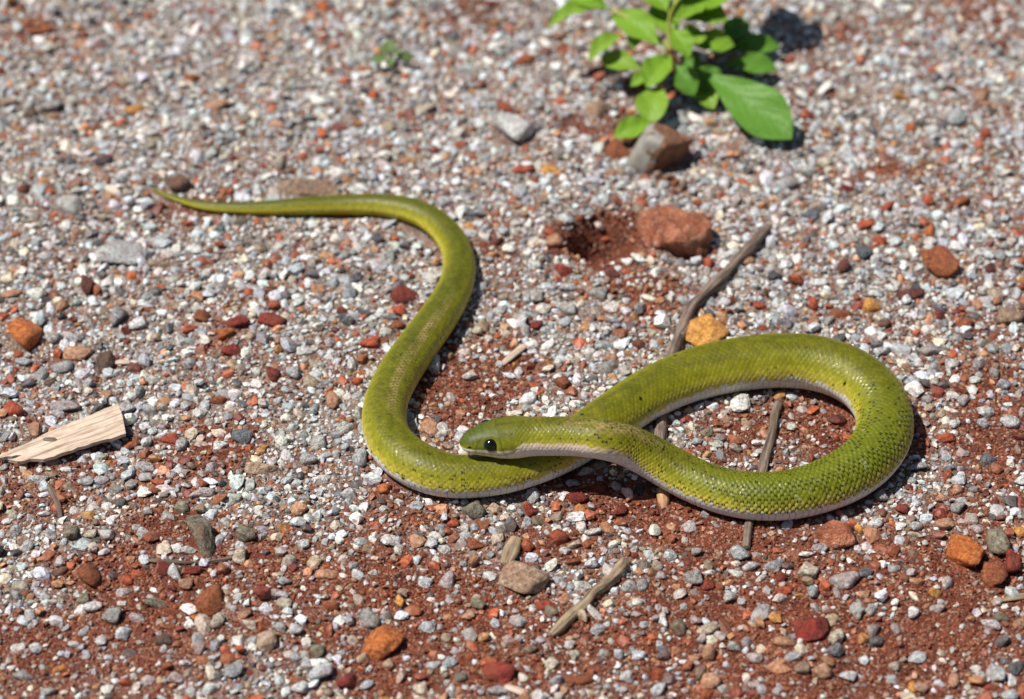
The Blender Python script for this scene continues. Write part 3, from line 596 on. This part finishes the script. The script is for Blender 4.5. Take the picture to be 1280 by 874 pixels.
tube('twig', [(973, 507, 10, .9), (968, 523, 12, .9), (965, 545, 11, .9), (957, 570, 12, .9), (950, 605, 12, .5), (940, 640, 11, .4), (935, 662, 11, .7), (933, 686, 10, .5)],
     'short straight grey-brown twig inside the snake loop passing under its lower coil', 'twig', M_TWIG)
st_ = tube('stick', [(784, 703, 8, .9), (777, 709, 14, 1.0), (766, 722, 13, .95), (752, 735, 15, .95), (742, 742, 13, .95), (729, 758, 14, .95), (712, 773, 13, .9), (699, 786, 13, .8), (689, 795, 8, .7)],
     'gnarled tan stick on gravel at the bottom, right of the smooth oval stone', 'stick', M_STICK, rough=.3)
tube('knot', [(780, 700, 8, 1.6), (778, 708, 13, 1.5), (774, 714, 10, 1.2)], None, None, M_STICK, rough=.3).parent = st_
tube('twig', [(1249, 749, 4, .8), (1268, 745, 9, .9), (1292, 740, 11, .9), (1320, 733, 10, .9)], 'thin pale dry stalk entering from the right edge near the bottom', 'twig', M_STICK, flat=.5)
tube('twig', [(178, 700, 3, 1.2), (205, 703, 6, 1.2), (240, 706, 4, 1.0), (275, 701, 5, 1.0), (312, 692, 3, 1.2)], 'thin dark brittle twig lying at the foot of the dark wedge stone', 'twig', M_TWIG, rough=.25)
tube('wood_splinter', [(656, 431, 9, .8), (645, 440, 11, .8), (632, 451, 9, .7), (624, 459, 4, .6)], 'short pale grey wood splinter above and right of the snake head', 'splinter', M_CHIP, flat=.6)
tube('twig', [(58, 606, 6, .7), (66, 618, 8, .8), (73, 632, 8, .8), (76, 646, 5, .6)], 'short bent greyish twig below the wood chip at left', 'twig', M_TWIG)
tube('wood_splinter', [(139, 451, 6, .9), (152, 451, 8, .9), (166, 452, 6, .8)], 'tiny pale tan splinter above the wood chip', 'splinter', M_CHIP, flat=.5)
tube('wood_splinter', [(645, 676, 16, .6), (638, 692, 22, .6), (632, 708, 14, .5)], 'flat tan bark fragment above the smooth tan oval stone', 'bark', M_STICK, flat=.5)
tube('wood_splinter', [(632, 863, 8, .8), (648, 869, 11, .8), (664, 876, 9, .8)], 'pale yellowish splinter at the bottom edge right of the deep red stone', 'splinter', M_CHIP, flat=.6)

# wood chip: a thin split slab with a torn left end
def slab(name, outline, thick, tilt, label, cat, m):
    fine_o = []
    for q0, q1 in zip(outline, outline[1:] + outline[:1]):
        nseg = max(1, int(math.hypot(q1[0] - q0[0], q1[1] - q0[1]) / 6))
        for t_ in range(nseg): fine_o.append((q0[0] + (q1[0] - q0[0]) * t_ / nseg + rng.normal(0, .5), q0[1] + (q1[1] - q0[1]) * t_ / nseg + rng.normal(0, .55)))
    pw = np.array([P(x, y, .0018) for x, y in fine_o]); c0 = pw.mean(0); n = len(pw); base = float(H(c0[0], c0[1]))
    bm = bmesh.new()
    top = [bm.verts.new((p[0], p[1], base + .0035 + tilt * (p[0] - c0[0]))) for p in pw]
    f = bm.faces.new(top); f.normal_update()
    if f.normal.z < 0: f.normal_flip()
    ex_ = bmesh.ops.extrude_face_region(bm, geom=[f]); vv = [g_ for g_ in ex_['geom'] if isinstance(g_, bmesh.types.BMVert)]
    bmesh.ops.translate(bm, verts=vv, vec=(0, 0, -thick))
    bmesh.ops.recalc_face_normals(bm, faces=bm.faces)
    bmesh.ops.triangulate(bm, faces=[q for q in bm.faces if len(q.verts) > 4], ngon_method='EAR_CLIP')
    me = bpy.data.meshes.new(name); bm.to_mesh(me); bm.free()
    uvl = me.uv_layers.new(name='UVMap'); dr = pw[1] - pw[-2]; dr = (P(150, 530) - P(20, 578)); dr /= np.linalg.norm(dr); pr = np.array([-dr[1], dr[0], 0])
    for lp in me.loops:
        v = np.array(me.vertices[lp.vertex_index].co); uvl.data[lp.index].uv = (v @ dr * .9, v @ pr + v[2] * .8)
    return obj(name, me, m, label=label, category=cat)
chip = slab('wood_chip', [(148, 511), (153, 525), (159, 548), (140, 554), (110, 562), (80, 571), (55, 579), (38, 578), (22, 581), (12, 579), (28, 573), (8, 575), (-4, 577), (2, 571), (25, 562), (45, 552), (62, 545), (90, 533), (120, 522)],
      .0011, .03, 'pale flat wood chip with a splintered end at the left edge', 'wood chip', M_CHIP)
kn = tube('dark_sliver', [(46, 554, 3, 5.5), (58, 551, 7, 3.4), (72, 551, 8, 3.2), (84, 555, 3, 5.5)], None, None, M_TWIG, flat=.35); kn.parent = chip

# ---------------------------------------------------------------- plants
def leaf_mat(name, a, b, back):
    s = NT(name); uv = s.coord('UV'); sx = s.n('ShaderNodeSeparateXYZ'); s.l(uv, sx.inputs[0])
    n1 = s.noise(s.coord(), 220, 4); n2 = s.noise(s.coord(), 900, 2)
    c = s.mix(s.ramp(n1, [(.42, (0, 0, 0)), (.58, (1, 1, 1))]), a, b)
    vy = s.math('ABSOLUTE', s.math('SUBTRACT', sx.outputs[1], .5))
    rib = s.ramp(vy, [(.0, (1, 1, 1)), (.045, (0, 0, 0))])
    wv = s.math('FRACT', s.math('ADD', s.math('MULTIPLY', sx.outputs[0], 7.0), s.math('MULTIPLY', vy, -5.0)))
    vein = s.ramp(s.math('ABSOLUTE', s.math('SUBTRACT', wv, .5)), [(.0, (1, 1, 1)), (.08, (0, 0, 0))])
    c = s.mix(s.math('MULTIPLY', rib, .5), c, back); c = s.mix(s.math('MULTIPLY', vein, .16), c, back)
    geo = s.n('ShaderNodeNewGeometry'); c = s.mix(geo.outputs['Backfacing'], c, back)
    s.l(c, s.b.inputs['Base Color']); s.set(Roughness=.42); s.b.inputs['Specular IOR Level'].default_value = .2
    tr = s.n('ShaderNodeBsdfTranslucent'); s.l(s.mix(.5, c, (.13, .32, .004)), tr.inputs[0])
    mx = s.n('ShaderNodeMixShader'); mx.inputs[0].default_value = .17; s.l(s.b.outputs[0], mx.inputs[1]); s.l(tr.outputs[0], mx.inputs[2])
    s.l(mx.outputs[0], s.t.nodes['Material Output'].inputs[0])
    s.bump(s.math('ADD', n2, s.math('MULTIPLY', vein, -.8)), .5, .0005); return s.m
M_LEAF = leaf_mat('leaf green', (.040, .142, .003), (.023, .090, .003), (.20, .34, .03))
M_LEAFY = leaf_mat('leaf yellow green', (.055, .168, .003), (.030, .110, .003), (.18, .33, .025))
M_LEAFD = leaf_mat('leaf deep green', (.024, .098, .004), (.014, .062, .003), (.11, .25, .03))
M_SEEDL = leaf_mat('dusty seedling leaf', (.060, .115, .025), (.040, .085, .020), (.12, .18, .05))
sm_ = NT('plant stem'); sm_.set(Base_Color=(.10, .028, .018, 1), Roughness=.5); M_STEM = sm_.m
sg_ = NT('green stem'); sg_.set(Base_Color=(.30, .30, .05, 1), Roughness=.5); M_GSTEM = sg_.m

def blade(base, tip, width, fold, droop, m, parent, notch=0.0, roll=0.0, wide=.58, stalk=.10):
    base, tip = np.array(base), np.array(tip); ax_ = tip - base; L = np.linalg.norm(ax_); ax_ /= L
    fc = np.array([-.15, -.45, .85]); sd = np.cross(ax_, fc); sd /= max(np.linalg.norm(sd), 1e-6); up = np.cross(sd, ax_)
    cr, sr = math.cos(roll), math.sin(roll); sd, up = sd * cr + up * sr, up * cr - sd * sr
    n, hw_ = 20, 5; Vv, uv = [], []
    sh = rng.uniform(-.06, .06)
    for i in range(n + 1):
        t = i / n; u = max(0, (t - stalk) / (1 - stalk))
        prof = (math.sin(math.pi * u ** (math.log(.5) / math.log(wide))) ** .82 if 0 < u < 1 else 0)
        for j in range(-hw_, hw_ + 1):
            e = j / hw_; ww = width / 2 * prof
            if notch and j > 0: ww *= 1 - notch * math.exp(-((t - .46) / .05) ** 2)
            ww = max(ww, L * .012 * (1 if u < .02 else 0.2))
            wav = .05 * math.sin(u * 17 + j * .8 + sh * 40) * abs(e) * width * prof
            zz = fold * abs(e) ** 1.3 * ww - droop * L * (t - .5) ** 2 * 1.0 + droop * L * .25 + wav
            Vv.append(base + ax_ * L * t + sd * (ww * e + sh * L * math.sin(math.pi * t)) + up * zz); uv.append((t, .5 + e / 2))
    M = 2 * hw_ + 1
    fs = [(i * M + j, (i + 1) * M + j, (i + 1) * M + j + 1, i * M + j + 1) for i in range(n) for j in range(M - 1)]
    me = bpy.data.meshes.new('leaf'); me.from_pydata([tuple(v) for v in Vv], [], fs)
    ul = me.uv_layers.new(name='UVMap')
    for lp in me.loops: ul.data[lp.index].uv = uv[lp.vertex_index]
    for p_ in me.polygons: p_.use_smooth = True
    o = obj('leaf', me, m, parent)
    return o
def stem_between(pts_, r0, r1, m, parent, name='stem'):
    q = catmull(np.array([[*p, 0] for p in pts_])[:, :3], 8); n = len(q); M = 8
    t = np.gradient(q, axis=0); t /= np.linalg.norm(t, axis=1)[:, None]; ref = np.array([.3, .9, .1])
    a_ = np.cross(t, ref); a_ /= np.linalg.norm(a_, axis=1)[:, None]; b_ = np.cross(t, a_)
    th_ = np.linspace(0, 2 * math.pi, M, endpoint=False); rr_ = np.linspace(r0, r1, n)[:, None]
    Vv = q[:, None] + (rr_ * np.cos(th_))[..., None] * a_[:, None] + (rr_ * np.sin(th_))[..., None] * b_[:, None]
    ii_ = np.arange(n * M).reshape(n, M); jj_ = np.roll(ii_, -1, 1)
    F_ = np.stack([ii_[:-1], jj_[:-1], jj_[1:], ii_[1:]], -1).reshape(-1, 4)
    return obj(name, mesh_np(name, Vv.reshape(-1, 3), F_, True), m, parent)
herb = empty('leafy_plant', (0, 0, 0), label='leafy green weed with broad oval leaves growing at the top of the photo', category='plant')
ZK = .62
base = P(846, 118, 0); base[2] = float(H(base[0], base[1])) - .002
top = P(838, 62, .026 * ZK); crown = P(842, 8, .046 * ZK)
stem_between([base, P(850, 98, .013 * ZK), top], .0013, .0010, M_STEM, herb)
stem_between([top, P(836, 30, .037 * ZK), crown], .0009, .0006, M_GSTEM, herb)
stem_between([P(850, 98, .012 * ZK), P(880, 80, .014 * ZK), P(905, 68, .014 * ZK)], .001, .0006, M_STEM, herb, 'branch')
stem_between([P(848, 105, .010 * ZK), P(830, 118, .010 * ZK), P(822, 128, .009 * ZK)], .0009, .0005, M_STEM, herb, 'branch')
stem_between([crown, P(865, -20, .052 * ZK), P(905, -32, .055 * ZK)], .0007, .0005, M_GSTEM, herb, 'branch')
stem_between([top, P(800, 30, .034 * ZK), P(760, 12, .036 * ZK)], .0009, .0005, M_GSTEM, herb, 'branch')
HB = [  # base px,z  tip px,z  width px, fold, droop, material, roll, wide
 (757, 12, .036, 684, 36, .030, 20, .55, .25, M_LEAF, -.35, .5), (765, 14, .036, 706, -8, .040, 20, .35, .2, M_LEAFY, .2, .5),
 (828, 62, .030, 766, 17, .034, 31, .25, .15, M_LEAFY, .0, .52), (850, 50, .030, 815, 5, .036, 29, .25, .1, M_LEAFY, .0, .5),
 (826, 4, .036, 910, 26, .036, 38, .2, .15, M_LEAFY, .2, .52), (846, 52, .026, 918, 57, .024, 28, .3, .12, M_LEAFY, .15, .6),
 (782, 42, .026, 736, 77, .018, 22, .5, .25, M_LEAF, -.3, .5), (810, 90, .016, 751, 74, .016, 23, .25, .2, M_LEAF, .0, .6),
 (843, 66, .024, 808, 110, .017, 29, .3, .2, M_LEAFY, .0, .55), (828, 104, .015, 811, 158, .006, 33, .2, .25, M_LEAF, .0, .55),
 (818, 150, .008, 766, 172, .003, 24, .3, .2, M_LEAFY, .0, .5), (816, 92, .014, 788, 108, .010, 14, .3, .2, M_LEAFY, 0, .5),
 (858, 78, .019, 990, 174, .008, 60, .18, .14, M_LEAFD, .0, .68), (903, 58, .015, 928, 22, .018, 27, .2, .1, M_LEAFD, 0, .55),
 (895, 84, .010, 972, 86, .008, 25, .2, .15, M_LEAFD, .1, .6), (905, 66, .013, 975, 58, .010, 25, .2, .15, M_LEAFD, .1, .6),
 (866, 96, .011, 892, 137, .005, 26, .2, .15, M_LEAF, 0, .55), (848, 70, .018, 878, 92, .012, 20, .25, .2, M_LEAFD, 0, .55),
 (842, 78, .022, 868, 120, .012, 26, .3, .2, M_LEAFD, 0, .55), (848, 60, .028, 880, 40, .030, 26, .3, .2, M_LEAF, 0, .55),
 (852, 88, .015, 905, 112, .008, 28, .3, .2, M_LEAFD, 0, .6), (845, 30, .040, 880, 2, .042, 26, .3, .2, M_LEAFY, 0, .55), (880, 70, .014, 940, 40, .012, 26, .2, .15, M_LEAFD, .1, .6),
 (838, 20, .040, 800, -35, .050, 34, .25, .15, M_LEAFY, 0, .52), (842, 10, .046, 885, -50, .052, 40, .25, .15, M_LEAFY, 0, .52),
 (885, -40, .056, 912, -108, .060, 46, .2, .15, M_LEAFY, 0, .55), (905, -30, .054, 960, -80, .056, 44, .2, .15, M_LEAFY, 0, .55), (838, 34, .042, 862, 72, .034, 22, .3, .2, M_LEAFY, 0, .5),
 (842, 8, .046, 855, -75, .060, 36, .25, .15, M_LEAFY, 0, .52), (840, 25, .040, 925, -25, .044, 36, .25, .15, M_LEAFY, 0, .55), (800, 30, .034, 790, 62, .024, 16, .3, .2, M_LEAF, 0, .5)]
for (x0, y0, z0, x1, y1, z1, wd, fo, dr_, m, rl, wi) in HB:
    z0, z1 = z0 * ZK, z1 * ZK; a0, a1 = P(x0, y0, z0), P(x1, y1, z1)
    blade(a0, a1, wd * mpp(a0) * (1.26 if wd < 50 else 1.08), fo * 1.3, dr_ * 1.5, m, herb, notch=.16 if wd > 60 else 0, roll=rl, wide=wi)
seed_ = empty('seedling', (0, 0, 0), label='tiny blurred green seedling alone in gravel, left of the leafy plant', category='seedling')
b0 = P(490, 76, 0); b0[2] = float(H(b0[0], b0[1]))
stem_between([b0, P(490, 72, .002), P(489, 68, .0045)], .0006, .0004, M_GSTEM, seed_)
for (x1, y1, z1, wd) in [(464, 76, .003, 14), (486, 50, .007, 17), (518, 74, .003, 12), (500, 62, .006, 13), (474, 58, .006, 11), (487, 84, .002, 11)]:
    a1 = P(x1, y1, z1); blade(P(489, 68, .0045), a1, wd * mpp(a1), .25, .15, M_SEEDL, seed_, stalk=.15)

# ---------------------------------------------------------------- loose gravel: packed by size, big grains first
RES = .0003
X0, X1, Y0, Y1 = -.235, .235, -.185, .235
NX, NY = int((X1 - X0) / RES), int((Y1 - Y0) / RES)
occ = np.zeros((NX, NY), bool)
ys, xs = np.meshgrid((np.arange(NY) + .5) * RES + Y0, (np.arange(NX) + .5) * RES + X0)
for (sx0, sy0, a, b, an) in STONES:
    r = max(a, b) * 1.05; i0, i1 = int((sx0 - r - X0) / RES), int((sx0 + r - X0) / RES) + 1; j0, j1 = int((sy0 - r - Y0) / RES), int((sy0 + r - Y0) / RES) + 1
    i0, j0, i1, j1 = max(i0, 0), max(j0, 0), min(i1, NX), min(j1, NY)
    if i0 >= i1 or j0 >= j1: continue
    dx, dy = xs[i0:i1, j0:j1] - sx0, ys[i0:i1, j0:j1] - sy0; ca, sa = math.cos(an), math.sin(an)
    occ[i0:i1, j0:j1] |= ((dx * ca + dy * sa) / a) ** 2 + ((-dx * sa + dy * ca) / b) ** 2 < .8
for q_ in range(0, NR, 6):                         # no loose grains under the middle of the snake
    hx, hy, hr = ctr[q_, 0], ctr[q_, 1], rad[q_] * (.72 if ki[q_] > 12 else 1.0) + (.0006 if ki[q_] <= 12 else 0)
    if ki[q_] > 47: continue
    i0, j0, hk = int((hx - X0) / RES), int((hy - Y0) / RES), max(1, int(hr * .85 / RES)); occ[i0 - hk:i0 + hk + 1, j0 - hk:j0 + hk + 1] = True
step = 4
lowx, lowy = xs[::step, ::step], ys[::step, ::step]
redmap = redness(lowx, lowy); clump = fbm(lowx * 95 + 11, lowy * 95 + 13, 3)
pu, pv = project(lowx, lowy, lowx * 0)
inframe = (pu > -40) & (pu < 1320) & (pv > -60) & (pv < 915)
grains = []                                       # x, y, diameter(m), class
CLS = [(4.3, 260, 0), (3.6, 1500, 0), (3.0, 5200, 0), (2.5, 13000, 0), (2.0, 17000, 1), (1.65, 30000, 1), (1.35, 60000, 2), (1.08, 120000, 2), (.82, 230000, 2)]
for ci_, (dmm, tries, lod) in enumerate(CLS):
    cx = rng.uniform(X0 + .004, X1 - .004, tries); cy = rng.uniform(Y0 + .004, Y1 - .004, tries); dm = dmm * mm * rng.uniform(.86, 1.16, tries); ch = rng.random(tries)
    I = ((cx - X0) / RES).astype(int); J = ((cy - Y0) / RES).astype(int)
    rm = redmap[np.minimum(I // step, redmap.shape[0] - 1), np.minimum(J // step, redmap.shape[1] - 1)]; cl = clump[np.minimum(I // step, redmap.shape[0] - 1), np.minimum(J // step, redmap.shape[1] - 1)]
    inf = inframe[np.minimum(I // step, redmap.shape[0] - 1), np.minimum(J // step, redmap.shape[1] - 1)]
    keep = 1 - np.clip((rm - .28) / .55, 0, 1) * (.93 if lod == 0 else .86 if lod == 1 else .40)
    if lod == 0: keep = keep * np.clip(.62 + (cl - .45) * 3.0, .12, 1)
    if lod == 2: keep = keep * inf
    elif dmm < 2: keep = keep * np.where(inf, 1, .5)
    ok = ch < keep
    for i, j, x, y, dd in zip(I[ok].tolist(), J[ok].tolist(), cx[ok].tolist(), cy[ok].tolist(), dm[ok].tolist()):
        h = max(1, int(dd * .36 / RES))
        if occ[i - h:i + h + 1, j - h:j + h + 1].any(): continue
        h2 = max(1, int(dd * .42 / RES)); occ[i - h2:i + h2 + 1, j - h2:j + h2 + 1] = True
        grains.append((x, y, dd, lod))
nf = 34000                                        # under the packed grains lies more of the same, finer and lower
fx_, fy_ = rng.uniform(X0 + .03, X1 - .03, nf), rng.uniform(Y0 + .03, Y1 - .02, nf)
fu_, fv_ = project(fx_, fy_, fx_ * 0); fr_ = redness(fx_, fy_)
fk = (fu_ > -30) & (fu_ < 1310) & (fv_ > -40) & (fv_ < 900) & (rng.random(nf) > np.clip((fr_ - .2) / .6, 0, .8))
G = np.array(grains + [(a_, b_, c_, 3) for a_, b_, c_ in zip(fx_[fk], fy_[fk], rng.uniform(.8, 1.7, int(fk.sum())) * mm)])
UNDER = G[:, 3] == 3; G[UNDER, 3] = 2
PALG = np.array([[.75, .73, .68], [.62, .67, .70], [.43, .45, .46], [.68, .59, .46], [.54, .27, .14], [.54, .48, .45], [.44, .10, .035], [.10, .11, .12], [.38, .28, .19], [.30, .095, .04], [.20, .035, .02], [.50, .22, .06], [.26, .23, .17]])
#                     W    B    G    C    P    L    R    D    T    U    X    Y    E
PG = np.array([.25, .27, .17, .06, .05, .02, .045, .060, .02, .035, .022, .012, .025])
PR = np.array([.14, .11, .11, .08, .10, .05, .09, .03, .07, .15, .045, .018, .03])
rg = redness(G[:, 0], G[:, 1])
wr = np.clip((rg - .15) / .6, 0, 1)
wr = np.where(G[:, 3] == 2, np.clip(wr * 1.25 + .04, 0, 1), wr)
cum = np.cumsum(PG[None] * (1 - wr[:, None]) + PR[None] * wr[:, None], 1); cum /= cum[:, -1:]
pick = (rng.random(len(G))[:, None] > cum).sum(1)
gc = PALG[pick] * rng.uniform(.48, 1.18, (len(G), 1)) * (1 + rng.normal(0, .03, (len(G), 3)))
fine_red = (G[:, 3] == 2) & (rng.random(len(G)) < wr * .75)
gc[fine_red] = np.array([.17, .042, .014]) * rng.uniform(.6, 1.4, (fine_red.sum(), 1))
dustk = np.clip(wr * rng.uniform(0, .45, len(G)), 0, .5)[:, None]
gc = np.clip(gc * (1 - dustk) + np.array([.25, .08, .035]) * dustk, .01, .85)

def hull_template():
    bm = bmesh.new()
    for q in unit(9): bm.verts.new(q * rng.uniform(.85, 1.1))
    r = bmesh.ops.convex_hull(bm, input=bm.verts)
    for v in [v for v in bm.verts if not v.link_faces]: bm.verts.remove(v)
    bmesh.ops.triangulate(bm, faces=bm.faces); bm.verts.index_update()
    Vv = np.array([v.co[:] for v in bm.verts]); Ff = np.array([[v.index for v in f.verts] for f in bm.faces]); bm.free(); return Vv / np.abs(Vv).max(0), Ff
D2, F2 = ICO[2]; D1, F1 = ICO[1]
TPL = {0: [(D2 * rock_radius(D2, planes(7), 16)[:, None], F2) for _ in range(36)],
       1: [(D1 * rock_radius(D1, planes(6, .6), 14)[:, None] * rng.uniform(.88, 1.08, (len(D1), 1)), F1) for _ in range(48)],
       2: [hull_template() for _ in range(40)]}
NAMES = {0: ('gravel', 'loose pale and reddish gravel covering the ground', 'gravel'), 1: ('grit', 'small pale grit between the larger gravel grains', 'grit'), 2: ('coarse_sand', 'reddish coarse sand filling gaps between the gravel', 'sand')}
ntri = 0
for lod in (0, 1, 2):
    sel = np.where(G[:, 3] == lod)[0]; tp = rng.integers(0, len(TPL[lod]), len(sel)); VV, FF, CC = [], [], []; off = 0
    for t_i, (tv, tf) in enumerate(TPL[lod]):
        s = sel[tp == t_i]; n = len(s)
        if not n: continue
        dmr = G[s, 2] / 2
        sc3 = np.stack([dmr * rng.uniform(.95, 1.35, n), dmr * rng.uniform(.8, 1.05, n), dmr * rng.uniform(.5, .9, n)], 1)
        q = tv[None] * sc3[:, None, :]
        yaw = rng.uniform(0, 2 * math.pi, n); ti = rng.normal(0, .35, n); ti2 = rng.normal(0, .35, n)
        cx_, sx_ = np.cos(ti)[:, None], np.sin(ti)[:, None]; y_, z_ = q[..., 1] * cx_ - q[..., 2] * sx_, q[..., 1] * sx_ + q[..., 2] * cx_
        cy_, sy_ = np.cos(ti2)[:, None], np.sin(ti2)[:, None]; x_, z_ = q[..., 0] * cy_ + z_ * sy_, -q[..., 0] * sy_ + z_ * cy_
        cz_, sz_ = np.cos(yaw)[:, None], np.sin(yaw)[:, None]; x_, y_ = x_ * cz_ - y_ * sz_, x_ * sz_ + y_ * cz_
        px_, py_ = G[s, 0], G[s, 1]
        zc = H(px_, py_) - UNDER[s] * sc3[:, 2] * .35 + sc3[:, 2] * rng.uniform(-.3, .6, n) + (rng.random(n) < .10) * sc3[:, 2] * .7
        q = np.stack([x_ + px_[:, None], y_ + py_[:, None], z_ + zc[:, None]], -1)
        VV.append(q.reshape(-1, 3)); FF.append((tf[None] + (np.arange(n) * len(tv))[:, None, None] + off).reshape(-1, 3)); off += n * len(tv)
        CC.append(np.repeat(gc[s], len(tv), 0))
    me = mesh_np(NAMES[lod][0], np.vstack(VV), np.vstack(FF), False); color_attr(me, np.vstack(CC))
    obj(NAMES[lod][0], me, M_GRAVEL, kind='stuff', label=NAMES[lod][1], category=NAMES[lod][2]); ntri += len(me.polygons)
print('gravel tris', ntri, 'grains', [int((G[:, 3] == k).sum()) for k in (0, 1, 2)], 'ico', len(F1), len(F2), 'stones', len(STONES))
